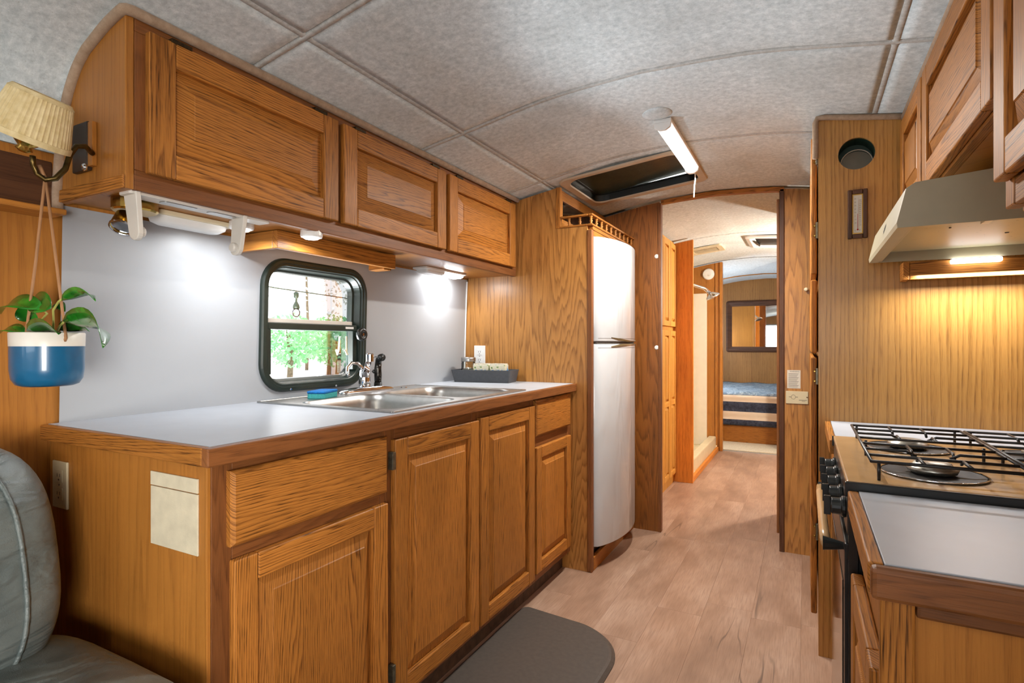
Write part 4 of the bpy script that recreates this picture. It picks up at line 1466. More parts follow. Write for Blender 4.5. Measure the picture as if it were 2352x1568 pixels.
# ------------------------------------------------------------------ thermometer
th = thing('wall_thermometer', 'dark framed thermometer with white scale on the closet panel', 'thermometer', (0.160, 2.289, 1.500))
TY = 2.2895
TX, TZ = 0.160, 1.585
F = face_map('-y', TY)
for (a0, a1, b0, b1, nm) in ((TX - 0.030, TX - 0.016, TZ - 0.086, TZ + 0.086, 'frame_side'), (TX + 0.016, TX + 0.030, TZ - 0.086, TZ + 0.086, 'frame_side')):
    fbox(MB(), F, a0, a1, b0, b1, 0.0, 0.012).build(nm, DARKW['z'], th, 0.003)
for (b0, b1) in ((TZ - 0.086, TZ - 0.070), (TZ + 0.070, TZ + 0.086)):
    fbox(MB(), F, TX - 0.016, TX + 0.016, b0, b1, 0.0, 0.012).build('frame_end', DARKW['x'], th, 0.003)
fbox(MB(), F, TX - 0.016, TX + 0.016, TZ - 0.070, TZ + 0.070, 0.0, 0.006).build('gilt_liner', M['gold'], th)
pl = fbox(MB(), F, TX - 0.0125, TX + 0.0125, TZ - 0.066, TZ + 0.066, 0.006, 0.0075).build('scale_plate', M['paper'], th)
MB().tube([(TX, TY - 0.0085, TZ - 0.052), (TX, TY - 0.0085, TZ + 0.056)], 0.0014, 8).build('glass_tube', M['greyplastic'], th)
MB().tube([(TX, TY - 0.0092, TZ - 0.054), (TX, TY - 0.0092, TZ + 0.0)], 0.0009, 8).build('red_column', M['redfluid'], th)
MB().lathe([(0.0005, -0.003), (0.003, 0.0), (0.0005, 0.003)], (TX, TY - 0.0092, TZ - 0.055), (0, -1, 0), 12).build('red_bulb', M['redfluid'], th)


def text_mesh(name, s_, size, mat_, parent, x, y, z, align='CENTER', rot=(PI / 2, 0, 0)):
    cu = bpy.data.curves.new(name, 'FONT')
    cu.body = s_
    cu.size = size
    cu.align_x = align
    cu.resolution_u = 2
    tmp = bpy.data.objects.new(name + '_tmp', cu)
    C.objects.link(tmp)
    dg = bpy.context.evaluated_depsgraph_get()
    me = bpy.data.meshes.new_from_object(tmp.evaluated_get(dg))
    bpy.data.objects.remove(tmp)
    me.materials.clear()
    me.materials.append(mat_)
    o = bpy.data.objects.new(name, me)
    o.location = Vector((x, y, z)) - base_of(parent)
    o.rotation_euler = rot
    C.objects.link(o)
    o.parent = parent
    return o


for k in range(14):
    text_mesh('numeral', str(120 - k * 10), 0.0052, M['ink'], pl, TX + 0.0072, TY - 0.0078, TZ + 0.046 - k * 0.0067)
for k in range(8):
    text_mesh('numeral', str(50 - k * 10), 0.0052, M['ink'], pl, TX - 0.0072, TY - 0.0078, TZ + 0.052 - k * 0.0121)
text_mesh('numeral', 'C', 0.007, M['ink'], pl, TX - 0.007, TY - 0.0078, TZ - 0.060)
text_mesh('numeral', 'F', 0.007, M['ink'], pl, TX + 0.007, TY - 0.0078, TZ - 0.060)

# ------------------------------------------------------------------ notice, monitor plate and knob on the bulkhead
ny = DY - 0.0004
nt = thing('notice', 'small printed warning notice on the bulkhead right of the doorway', 'notice', (-0.058, ny, 0.888))
pp = bx('sheet', M['paper'], nt, -0.090, -0.026, ny - 0.001, ny, 0.888, 0.986, 0)
text_mesh('heading', 'WARNING', 0.0095, M['ink'], pp, -0.054, ny - 0.0013, 0.9755)
for k in range(15):
    zz = 0.9675 - k * 0.0052
    bx('text_line', M['ink'], pp, -0.084, -0.034 - (k % 4) * 0.003, ny - 0.0014, ny - 0.0009, zz - 0.0007, zz + 0.0007, 0)
mp = thing('control_plate', 'plain metal control plate with round dial mark below the notice', 'control plate', (-0.043, ny, 0.806))
bx('plate', M['almond'], mp, -0.096, 0.010, ny - 0.005, ny, 0.806, 0.873, 0.001)
MB().tube([(-0.060 + 0.010 * math.cos(t_), ny - 0.0055, 0.842 + 0.012 * math.sin(t_)) for t_ in [2 * PI * k / 20 for k in range(21)]], 0.0006, 5).build('dial_ring', M['ink'], mp)
bx('dial_mark', M['ink'], mp, -0.082, -0.071, ny - 0.0056, ny - 0.0048, 0.841, 0.843, 0)
bx('dial_mark', M['ink'], mp, -0.049, -0.038, ny - 0.0056, ny - 0.0048, 0.841, 0.843, 0)
bx('print_line', M['ink'], mp, -0.034, 0.004, ny - 0.0054, ny - 0.0048, 0.8255, 0.8275, 0)
bx('print_line', M['ink'], mp, -0.020, -0.004, ny - 0.0054, ny - 0.0048, 0.820, 0.8215, 0)
MB().lathe([(0.004, 0), (0.003, 0.002)], (0.005, ny - 0.005, 0.843), (0, -1, 0), 10).build('screw', M['chrome'], mp)
tag(MB().lathe([(0.005, 0), (0.004, 0.010), (0.010, 0.016), (0.010, 0.021), (0.006, 0.024)], (0.000, ny, 1.416), (0, -1, 0), 16).build('coat_knob', M['cream'], None, smooth=True), 'cream knob on the narrow oak bulkhead by the closet', 'knob')

# ------------------------------------------------------------------ right upper cabinets
RX = 0.300
rc_ = thing('wall_cabinet', 'oak wall cabinet with raised panel doors above the range hood', 'cabinet', (0.50, 1.74, 1.545))
RZ0, RZ1 = 1.545, 1.893
mb = MB()
mb.box(RX + 0.02, 0.66, 1.20, 1.215, RZ0, 1.75)
mb.box(RX + 0.02, 0.66, 2.270, 2.287, RZ0, 1.75)
mb.box(RX + 0.02, 0.66, 1.215, 2.270, RZ0, RZ0 + 0.012)
mb.build('carcass', BIRCH['z'], rc_)
for (r0, r1) in ((RZ0, RZ0 + 0.03), (1.862, RZ1)):
    bx('face_rail', OAK['y'], rc_, RX, RX + 0.02, 1.20, 2.287, r0, r1, 0.002)
for (s0, s1) in ((1.20, 1.245), (1.845, 1.90), (2.25, 2.287)):
    bx('face_stile', OAK['z'], rc_, RX + 0.0003, RX + 0.02, s0, s1, RZ0 + 0.03, 1.862, 0.002)
raised_door(rc_, '-x', RX, 1.888, 2.262, 1.552, 1.872, OAK, panel_axis='z')
raised_door(rc_, '-x', RX, 1.228, 1.868, 1.552, 1.872, OAK, panel_axis='y', sw=0.06)
zt = ceil_z(RX)
MB().tube([(RX - 0.004, y, zt - 0.012) for y in (0.5, 0.9, 1.3, 1.8, 2.285)], 0.012, 8).build('welt', M['welt'], rc_, smooth=True)
nc = thing('wall_cabinet', 'lower oak wall cabinet at the right edge, nearest the viewer', 'cabinet', (0.50, 0.85, 1.375))
bx('body', BIRCH['z'], nc, 0.302, 0.66, 0.50, 1.150, 1.340, 1.75, 0.002)
bx('face_stile', OAK['z'], nc, 0.281, 0.301, 1.108, 1.150, 1.345, 1.885, 0.003)
raised_door(nc, '-x', 0.281, 0.60, 1.130, 1.385, 1.872, OAK)
bx('face_rail', OAK['y'], nc, 0.282, 0.301, 0.50, 1.107, 1.345, 1.385, 0.002)
bx('face_rail', OAK['y'], nc, 0.282, 0.301, 0.50, 1.107, 1.872, 1.885, 0.002)

# ------------------------------------------------------------------ range hood
hd = thing('range_hood', 'almond painted range hood over the stove with greasy underside', 'range hood', (0.45, 1.88, 1.398))
HY0, HY1 = 1.556, 2.205
prof = [(0.188, 1.400), (0.186, 1.412), (0.204, 1.490), (0.222, 1.502), (0.70, 1.543), (0.70, 1.400)]
mb = MB()
mb.prism(prof, 'y', HY0, HY0 + 0.004)
mb.prism(prof, 'y', HY1 - 0.004, HY1)
mb.prism([(0.204, 1.490), (0.222, 1.502), (0.70, 1.543), (0.70, 1.540), (0.223, 1.499), (0.207, 1.488)], 'y', HY0 + 0.004, HY1 - 0.004)
mb.prism([(0.188, 1.400), (0.186, 1.412), (0.204, 1.490), (0.207, 1.488), (0.190, 1.412), (0.214, 1.404), (0.214, 1.400)], 'y', HY0 + 0.004, HY1 - 0.004)
mb.build('shell', M['hood'], hd, 0.0008)
bx('underside', M['hoodunder'], hd, 0.215, 0.70, HY0 + 0.004, HY1 - 0.005, 1.432, 1.436, 0)
bx('filter_lip', M['hood'], hd, 0.214, 0.222, HY0 + 0.004, HY1 - 0.005, 1.402, 1.432, 0.001)
bx('brace', M['cream'], hd, 0.36, 0.375, HY0 + 0.004, HY0 + 0.10, 1.410, 1.431, 0.001)
mb = MB()
F = lambda y, z: (0.186 + (z - 1.412) * 0.018 / 0.078 - 0.0012, y, z)
pts_e = [(1.86 + 0.020 * math.cos(2 * PI * k / 20) * (1 if k % 2 else 0.45), 1.452 + 0.020 * math.sin(2 * PI * k / 20) * (1 if k % 2 else 0.45)) for k in range(20)]
mb.loft([[F(*p) for p in pts_e]], True)
mb.build('emblem', M['ink'], hd)
for (x_, y_, r_) in ((0.48, 1.95, 0.005), (0.33, 1.80, 0.003)):
    MB().lathe([(r_, 0), (r_ * 0.8, -0.002)], (x_, y_, 1.432), (0, 0, 1), 10).build('screw', M['ink'], hd)
hv = thing('hood_valance', 'oak valance with a lit strip behind the range hood', 'valance', (0.50, 2.245, 1.335))
bx('front_board', OAK['x'], hv, 0.300, 0.70, 2.212, 2.228, 1.340, 1.398, 0.002)
bx('end_board', OAK['y'], hv, 0.282, 0.2995, 2.212, 2.287, 1.340, 1.398, 0.002)
bx('light_bar', M['ledsoft'], hv, 0.405, 0.53, 2.190, 2.2115, 1.383, 1.397, 0.003)
area('hood_lamp', (0.47, 2.19, 1.352), (0.47, 2.23, 0.9), 0.30, 0.03, 1.6, (0.95, 0.97, 1.0))

# ------------------------------------------------------------------ right base cabinet, counters
RZ = 0.853
rb = thing('base_cabinet', 'oak base cabinet with panelled end below the right hand counter', 'cabinet', (0.40, 1.04, 0.0))
bx('carcass', BIRCH['z'], rb, 0.115, 0.70, 0.870, 1.228, 0.0, RZ - 0.042, 0)
bx('end_panel', BIRCH['z'], rb, 0.090, 0.70, 0.858, 0.868, 0.0, RZ - 0.042, 0.001)
bx('end_stile', OAK['z'], rb, 0.083, 0.120, 0.838, 0.8575, 0.0, RZ - 0.042, 0.004)
bx('end_rail', OAKD['x'], rb, 0.121, 0.70, 0.842, 0.8575, 0.64, 0.70, 0.004)
bx('end_rail', OAKD['x'], rb, 0.121, 0.70, 0.842, 0.8575, 0.79, RZ - 0.042, 0.004)
bx('end_lower_panel', BIRCH['x'], rb, 0.121, 0.70, 0.848, 0.8575, 0.0, 0.64, 0.002)
bx('face_frame', OAK['z'], rb, 0.095, 0.114, 0.869, 1.228, 0.0, RZ - 0.042, 0.002)
raised_door(rb, '-x', 0.0945, 0.875, 1.222, 0.12, 0.70, OAK)
c1 = thing('countertop', 'white laminate counter with thick wooden edge right of the stove, nearest the viewer', 'countertop', (0.40, 1.02, RZ - 0.04))
bx('slab', M['counter'], c1, 0.088, 0.715, 0.842, 1.229, RZ - 0.04, RZ, 0.001)
bx('end_edge', OAKD['x'], c1, 0.072, 0.715, 0.822, 0.8415, RZ - 0.042, RZ - 0.0005, 0.006)
bx('front_edge', OAK['y'], c1, 0.070, 0.0875, 0.842, 1.229, RZ - 0.041, RZ - 0.0005, 0.003)
c2 = thing('countertop', 'white laminate counter strip between the stove and the closet panel', 'countertop', (0.40, 2.06, RZ - 0.04))
bx('slab', M['counter'], c2, 0.078, 0.715, 1.842, 2.289, RZ - 0.04, RZ, 0.001)
bx('front_edge', OAK['y'], c2, 0.060, 0.0775, 1.842, 2.289, RZ - 0.041, RZ - 0.0005, 0.003)
rb2 = thing('base_cabinet', 'narrow oak base cabinet between the stove and the closet', 'cabinet', (0.40, 2.06, 0.0))
bx('carcass', BIRCH['z'], rb2, 0.10, 0.70, 1.846, 2.286, 0.0, RZ - 0.042, 0)
raised_door(rb2, '-x', 0.0995, 1.86, 2.27, 0.12, 0.78, OAK)

# ------------------------------------------------------------------ gas range
SY0, SY1, SX0, SX1, STZ = 1.236, 1.834, 0.066, 0.655, 0.868
st = thing('gas_stove', 'tan and black gas stove with wire grates and black knobs', 'stove', (0.36, 1.535, 0.0))
bx('body', M['black'], st, SX0 + 0.022, SX1, SY0 + 0.004, SY1 - 0.004, 0.02, STZ - 0.030, 0.002)
bx('cooktop', M['tan'], st, SX0 + 0.003, SX1, SY0 + 0.008, SY1 - 0.006, STZ - 0.012, STZ, 0.003)
bx('side_rim', M['black'], st, SX0, SX1, SY0, SY0 + 0.008, STZ - 0.030, STZ - 0.001, 0.002)
bx('side_rim', M['black'], st, SX0, SX1, SY1 - 0.006, SY1, STZ - 0.030, STZ - 0.001, 0.002)
bx('control_panel', M['black'], st, SX0 + 0.004, SX0 + 0.022, SY0 + 0.004, SY1 - 0.004, STZ - 0.105, STZ - 0.013, 0.002)
bx('corner_post', M['black'], st, SX0 + 0.006, SX0 + 0.022, SY0, SY0 + 0.012, 0.02, STZ - 0.031, 0.001)
kp = None
for k in range(5):
    y = SY0 + 0.055 + k * 0.105
    o = MB().lathe([(0.021, 0.0), (0.021, 0.006), (0.017, 0.008), (0.016, 0.024), (0.013, 0.026)], (SX0 + 0.0035, y, 0.805), (-1, 0, 0), 18).build('knob', M['blackp'], st, 0.001)
    bx('knob_grip', M['blackp'], o, SX0 - 0.034, SX0 - 0.022, y - 0.004, y + 0.004, 0.786, 0.824, 0.001)
od = bx('oven_door', M['black'], st, SX0 + 0.000, SX0 + 0.021, SY0 + 0.014, SY1 - 0.010, 0.16, 0.745, 0.003)
bx('oven_glass', plain('oven_glass', rgb(42, 38, 36), 0.06, var=0.05), od, SX0 - 0.002, SX0 + 0.0, SY0 + 0.05, SY1 - 0.05, 0.20, 0.66, 0.001)
MB().tube([(SX0 - 0.030, SY0 + 0.05, 0.728), (SX0 - 0.032, SY0 + 0.12, 0.729), (SX0 - 0.032, SY1 - 0.12, 0.729), (SX0 - 0.030, SY1 - 0.05, 0.728)], 0.010, 12).build('handle', M['tan'], od, smooth=True)
for y in (SY0 + 0.05, SY1 - 0.05):
    MB().tube([(SX0 - 0.036, y, 0.728), (SX0 + 0.001, y, 0.728)], [0.014, 0.007], 12).build('handle_bracket', M['blackp'], od)
bx('broiler_drawer', M['black'], st, SX0 + 0.002, SX0 + 0.021, SY0 + 0.014, SY1 - 0.010, 0.03, 0.150, 0.003)
for (x_, y_) in ((0.225, SY0 + 0.145), (0.225, SY1 - 0.145), (0.485, SY0 + 0.145), (0.485, SY1 - 0.145)):
    b_ = MB().lathe([(0.086, 0.0), (0.089, 0.003), (0.083, 0.003), (0.065, 0.0012), (0.0, 0.0011)], (x_, y_, STZ), (0, 0, 1), 32, False, False).build('drip_bowl', M['well'], st, smooth=True)
    MB().lathe([(0.089, 0.002), (0.090, 0.004), (0.087, 0.004)], (x_, y_, STZ), (0, 0, 1), 32, False, False).build('chrome_ring', M['chrome'], b_, smooth=True)
    MB().lathe([(0.028, 0.001), (0.040, 0.006), (0.043, 0.012), (0.040, 0.016), (0.034, 0.018), (0.030, 0.024), (0.004, 0.025)], (x_, y_, STZ), (0, 0, 1), 24, ripple=(12, 0.03)).build('burner_head', M['burner'], b_, smooth=True)
GZ = STZ + 0.036


def rod(mb, p, q, r=0.0032):
    mb.tube([p, q], r, 8)


for (ga, gb) in ((0.112, 0.352), (0.360, 0.600)):
    mb = MB()
    ya, yb = SY0 + 0.035, SY1 - 0.030
    ym = (ya + yb) / 2
    for y in (ya, yb):
        rod(mb, (ga, y, GZ), (gb, y, GZ))
    for x_ in (ga, gb):
        rod(mb, (x_, ya, GZ), (x_, yb, GZ))
    G = mb.build('grate', M['iron'], st, smooth=True)
    for fr_ in (0.14, 0.28, 0.42, 0.58, 0.72, 0.86):
        y = ya + (yb - ya) * fr_
        mb = MB()
        if fr_ in (0.28, 0.72):
            mb.tube([(ga, y, GZ), (ga + 0.075, y, GZ), (ga + 0.092, y, GZ - 0.009)], 0.003, 8)
            mb.build('grate_bar', M['iron'], G, smooth=True)
            mb = MB()
            mb.tube([(gb, y, GZ), (gb - 0.075, y, GZ), (gb - 0.092, y, GZ - 0.009)], 0.003, 8)
        else:
            rod(mb, (ga, y, GZ), (gb, y, GZ), 0.003)
        mb.build('grate_bar', M['iron'], G, smooth=True)
    for q_ in (0.0, 0.42, 0.58, 1.0):
        for xx in (ga + 0.085, gb - 0.085):
            y = ya + (yb - ya) * q_
            y2 = ya + (yb - ya) * {0.0: 0.14, 0.42: 0.30, 0.58: 0.70, 1.0: 0.86}[q_]
            mb = MB()
            mb.tube([(xx, y, GZ), (xx, y2, GZ), (xx, y2 + (0.014 if y2 > y else -0.014), GZ - 0.008)], 0.003, 8)
            mb.build('grate_bar', M['iron'], G, smooth=True)
    for x_ in (ga + 0.012, gb - 0.012):
        for y in (ya + 0.001, ym, yb - 0.001):
            mb = MB()
            mb.tube([(x_, y, GZ), (x_, y, STZ + 0.0005)], 0.003, 8)
            mb.build('grate_foot', M['iron'], G, smooth=True)

# ------------------------------------------------------------------ hall: tall cabinets, shower
hcab = thing('hall_cabinet', 'tall yellow wood cabinet with stacked doors lining the hall', 'cabinet', (-1.28, 4.0, 0.0))
HX = -0.955
bx('carcass', HALL['z'], hcab, -1.60, HX - 0.0005, DY + 0.04, 4.618, 0.0, 1.70, 0)
bx('upper_carcass', HALL['z'], hcab, -1.48, HX - 0.0005, DY + 0.04, 4.618, 1.70, 1.835, 0)
mb = MB().prism([(-1.30, 1.835), (-1.30, ceil_z(-1.3) - 0.03), (HX - 0.0005, ceil_z(HX) - 0.012), (HX - 0.0005, 1.835)], 'y', DY + 0.04, 4.618).build('top_box', HALL['z'], hcab)
for k in range(5):
    a1 = 4.612 - k * 0.222
    raised_door(hcab, '+x', HX, a1 - 0.212, a1, 1.262, 1.925, HALL, sw=0.042, slope=0.02)
    raised_door(hcab, '+x', HX, a1 - 0.212, a1, 0.075, 1.228, HALL, sw=0.042, slope=0.02, mid=0.66)

shw = thing('shower_stall', 'white shower stall with cream pan and chrome head in the hall', 'shower', (-1.25, 5.4, 0.0))
mb = MB()
mb.box(-1.64, -0.832, 4.655, 6.12, 0.0, 0.05)
mb.box(-0.905, -0.832, 4.655, 6.12, 0.05, 0.155)
mb.build('pan', M['cream'], shw, 0.01)
bx('end_wall', M['shower'], shw, -1.62, -0.925, 6.122, 6.138, 0.05, 1.655, 0.003)
bx('back_wall', M['shower'], shw, -1.655, -1.645, 4.655, 6.12, 0.05, 1.40, 0.002)
bx('near_wall', M['shower'], shw, -1.62, -0.93, 4.652, 4.660, 0.05, 1.70, 0.002)
bx('curb_board', RED['y'], shw, -0.8315, -0.806, 4.652, 6.12, 0.0, 0.045, 0.004)
MB().tube([(-1.30, 5.10, 1.66), (-1.10, 5.18, 1.685), (-0.93, 5.26, 1.668), (-0.83, 5.34, 1.635), (-0.785, 5.40, 1.590)], 0.014, 10).build('shower_arm', M['chrome'], shw, smooth=True)
hdp = MB().lathe([(0.016, 0.0), (0.03, -0.01), (0.060, -0.034), (0.066, -0.046), (0.060, -0.052)], (-0.782, 5.405, 1.60), (-0.45, -0.25, 1), 20).build('shower_head', M['chrome'], shw, smooth=True)
MB().lathe([(0.056, -0.0525), (0.040, -0.054)], (-0.782, 5.405, 1.60), (-0.45, -0.25, 1), 20).build('spray_face', M['black'], hdp)
MB().tube([(-1.30, 5.10, 1.66), (-1.64, 5.0, 1.62)], 0.009, 8).build('shower_pipe', M['chrome'], shw)

sd = thing('smoke_detector', 'round white smoke detector high on the bedroom partition', 'smoke detector', (-0.909, 6.127, 1.80))
MB().lathe([(0.058, 0.0), (0.060, 0.012), (0.052, 0.026), (0.030, 0.030)], (-0.909, 6.138, 1.857), (0, -1, 0), 28).build('housing', M['plastic'], sd, smooth=False)
MB().lathe([(0.010, 0.030), (0.008, 0.033)], (-0.905, 6.138, 1.842), (0, -1, 0), 12).build('test_button', M['greyplastic'], sd)

# vents in the hall ceiling
v1 = thing('ceiling_vent', 'beige framed exhaust vent in the hall ceiling by the shower', 'vent', (-0.80, 5.25, 1.94))
zc = lambda x_: ceil_z(x_) - 0.004
mb = MB()
lpv = lambda ins, dz: [(p[0], p[1], zc(p[0]) + dz) for p in rrect(-0.80, 5.24, 0.30 - 2 * ins, 0.30 - 2 * ins, 0.02)]
mb.loft([lpv(0, 0.003), lpv(0, -0.012), lpv(0.045, -0.012), lpv(0.045, 0.002)])
mb.build('frame', M['cream'], v1)
MB().loft([lpv(0.04, -0.002)], True).build('opening', M['darkbrown'], v1)
for k in range(5):
    y = 5.16 + k * 0.04
    mb = MB()
    mb.loft([[(x_, y, zc(x_) - 0.010), (x_, y + 0.006, zc(x_) - 0.010), (x_, y + 0.006, zc(x_) - 0.004), (x_, y, zc(x_) - 0.004)] for x_ in (-0.91, -0.80, -0.69)], True, True)
    mb.build('slat', M['cream'], v1)
v2 = thing('ceiling_vent', 'pale roof vent with dark opening in the hall ceiling by the doorway post', 'vent', (-0.30, 5.15, 1.97))
lpv2 = lambda ins, dz: [(p[0], p[1], zc(p[0]) + dz) for p in rrect(-0.22, 5.12, 0.44 - 2 * ins, 0.56 - 2 * ins, 0.04)]
MB().loft([lpv2(0, 0.003), lpv2(0, -0.012), lpv2(0.03, -0.020), lpv2(0.06, -0.010), lpv2(0.07, 0.0)]).build('frame', M['plastic'], v2)
MB().loft([lpv2(0.065, -0.002)], True).build('opening', M['blackp'], v2)
MB().tube([(-0.40, 4.98, zc(-0.4) - 0.006), (-0.37, 5.10, zc(-0.4) - 0.018), (-0.36, 5.30, zc(-0.4) - 0.012)], 0.008, 6).build('crank_arm', M['blackp'], v2)

# bath lamp over the vanity, hidden round the corner of the hall
bl = thing('vanity_lamp', 'lit globe lamp in the bath area round the corner of the hall', 'lamp', (0.42, 4.92, 1.70))
MB().lathe([(0.05, 0.12), (0.05, 0.10), (0.015, 0.09), (0.015, 0.06)], (0.42, 4.92, 1.70), (0, 0, 1), 20).build('base', M['brass'], bl)
MB().lathe([(0.012, 0.060), (0.04, 0.045), (0.052, 0.015), (0.045, -0.02), (0.02, -0.035), (0.004, -0.037)], (0.42, 4.92, 1.70), (0, 0, 1), 20).build('globe', M['warmbulb'], bl, smooth=True)
point('vanity_lamp_light', (0.40, 4.92, 1.55), 44, (1.0, 0.90, 0.76), 0.05)

# ------------------------------------------------------------------ bedroom: bed and mirror
bd = thing('bed', 'bed with blue and beige striped quilt on a wooden base in the far bedroom', 'bed', (-0.50, 7.45, 0.012))
bx('base_board', OAK['x'], bd, -1.60, 0.55, 6.72, 6.745, 0.012, 0.215, 0.004)
bx('platform', BIRCH['x'], bd, -1.60, 0.55, 6.746, 8.22, 0.012, 0.20, 0)
mb = MB()
xs = [-1.62 + 2.2 * k / 44 for k in range(45)]
vs = [0, 0.12, 0.3, 0.42, 0.5, 0.56, 0.62, 0.68, 0.74, 0.8, 0.86, 0.92, 1.0]


def quilt_pt(x_, v):
    if v <= 0.42:
        y, z = 6.700, 0.205 + v / 0.42 * 0.32
    elif v <= 0.56:
        a = (v - 0.42) / 0.14 * PI / 2
        y, z = 6.700 + 0.045 * (1 - math.cos(a)), 0.525 + 0.045 * math.sin(a)
    else:
        y, z = 6.745 + (v - 0.56) / 0.44 * 1.47, 0.57 + 0.03 * (v - 0.56)
    q = 0.010 * math.sin(x_ * 18) * math.sin(v * 26)
    if v < 0.45:
        y -= abs(q)
    else:
        z += q
    return (x_, y, z)


mb.grid(xs, [k / 40 for k in range(41)], quilt_pt)
q = mb.build('quilt', M['quilt'], bd, smooth=True, solid=0.012)
mr = thing('wall_mirror', 'brown framed mirror on the panelled wall above the bed', 'mirror', (-0.53, 8.24, 1.01))
MY = 8.246
F = face_map('-y', MY)
fw = 0.075
ax0, ax1, az0, az1 = -0.985, -0.080, 1.005, 1.712
mb = MB()
R = lambda ins, t_, r: [F(p[0], p[1], t_) for p in rrect((ax0 + ax1) / 2, (az0 + az1) / 2, ax1 - ax0 - 2 * ins, az1 - az0 - 2 * ins, r)]
mb.loft([R(0, 0, 0.03), R(0, 0.018, 0.03), R(0.02, 0.026, 0.02), R(fw, 0.016, 0.006), R(fw, 0.0, 0.006)])
mb.build('frame', DARKW['x'], mr)
MB().loft([R(fw - 0.002, 0.008, 0.006)], True).build('glass', M['mirror'], mr)

# ------------------------------------------------------------------ ceiling fittings of the kitchen
cbx = -0.492
lt = thing('ceiling_light', 'white ribbed strip light on the ceiling with a hanging cord', 'light', (cbx, 2.47, 1.95))
z0 = ceil_z(cbx)
bx('housing', M['plastic'], lt, cbx - 0.034, cbx + 0.034, 2.165, 2.800, z0 - 0.016, z0 - 0.001, 0.002)
mb = MB()
lp2 = []
for k in range(17):
    t_ = PI * k / 16
    r_ = 0.030 * (1 + 0.05 * (k % 2))
    lp2.append((cbx - r_ * math.cos(t_), z0 - 0.016 - 0.026 * math.sin(t_) * (1 + 0.05 * (k % 2))))
mb.prism(lp2, 'y', 2.178, 2.787)
mb.build('ribbed_lens', M['lens'], lt)
for y in (2.165, 2.788):
    mb = MB()
    cap = [(cbx - 0.034, z0 - 0.016), (cbx + 0.034, z0 - 0.016), (cbx + 0.030, z0 - 0.035), (cbx + 0.012, z0 - 0.046), (cbx - 0.012, z0 - 0.046), (cbx - 0.030, z0 - 0.035)]
    mb.prism(cap, 'y', y, y + 0.012)
    mb.build('end_cap', M['plastic'], lt, 0.001)
MB().tube([(cbx + 0.010, 2.803, z0 - 0.012), (cbx + 0.012, 2.815, z0 - 0.03), (cbx + 0.012, 2.82, z0 - 0.07), (cbx + 0.008, 2.82, z0 - 0.10), (cbx + 0.006, 2.82, z0 - 0.155)], 0.0035, 6).build('cord', M['plastic'], lt, smooth=True)
area('strip_lamp', (cbx, 2.48, z0 - 0.060), (cbx, 2.48, 0.0), 0.05, 0.60, 15, (1.0, 0.95, 0.87))
cc = tag(MB().lathe([(0.060, 0.003), (0.052, -0.004), (0.036, -0.008), (0.010, -0.009)], (-0.500, 2.110, ceil_z(-0.5)), (0, 0, 1), 28).build('ceiling_rosette', M['fabric'], None, smooth=True), 'round fabric covered ceiling rosette at the end of the strip light', 'rosette')

rv = thing('roof_vent', 'roof vent with dark green acrylic lid in the kitchen ceiling', 'roof vent', ((VENT[0] + VENT[1]) / 2, (VENT[2] + VENT[3]) / 2, 1.95))
vcx, vcy, vw, vh = (VENT[0] + VENT[1]) / 2, (VENT[2] + VENT[3]) / 2, VENT[1] - VENT[0], VENT[3] - VENT[2]
vl = lambda ins, dz, r: [(p[0], p[1], ceil_z(p[0]) + dz) for p in rrect(vcx, vcy, vw - 2 * ins, vh - 2 * ins, max(r, 0.012), 8)]
MB().loft([vl(-0.035, -0.001, 0.05), vl(-0.030, -0.009, 0.05), vl(0.004, -0.011, 0.065), vl(0.006, -0.004, 0.065)]).build('trim_frame', M['trimbeige'], rv, smooth=False)
MB().loft([vl(0.005, -0.006, 0.065), vl(0.007, 0.030, 0.065), vl(0.020, 0.030, 0.06), vl(0.020, 0.036, 0.06)]).build('gasket', M['rubber'], rv)
MB().loft([[(p[0], p[1], ceil_z(vcx) + 0.030 + (p[0] - vcx) * 0.145) for p in rrect(vcx, vcy, vw - 0.02, vh - 0.02, 0.06, 8)]], True).build('lid', M['ventglass'], rv)

dl = thing('dome_light', 'lit warm dome light on the ceiling behind the viewer', 'light', (XC, -1.0, 1.95))
MB().lathe([(0.13, -0.001), (0.13, -0.012), (0.12, -0.016)], (XC, -1.0, ceil_z(XC)), (0, 0, 1), 32).build('base', M['brass'], dl)
MB().lathe([(0.115, -0.016), (0.10, -0.045), (0.06, -0.065), (0.01, -0.072)], (XC, -1.0, ceil_z(XC)), (0, 0, 1), 32, False, True).build('diffuser', M['warmbulb'], dl, smooth=True)
point('dome_light_lamp', (XC, -1.0, 1.82), 4, (1.0, 0.86, 0.70), 0.08)

# ------------------------------------------------------------------ near left: ledge, sofa
struct(bx('trim_4', BIRCH['y'], None, -1.662, -1.578, -1.2, 0.676, 1.441, 1.455, 0.003), 'thin wooden ledge along the left wall')
struct(bx('trim_6', DARKW['y'], None, -1.662, -1.650, -1.2, 0.676, 1.457, 1.588, 0.002), 'dark wood strip above the ledge')

so = thing('sofa', 'grey blue leather sofa along the left wall beside the cabinet end', 'sofa', (-1.35, -0.2, 0.0))


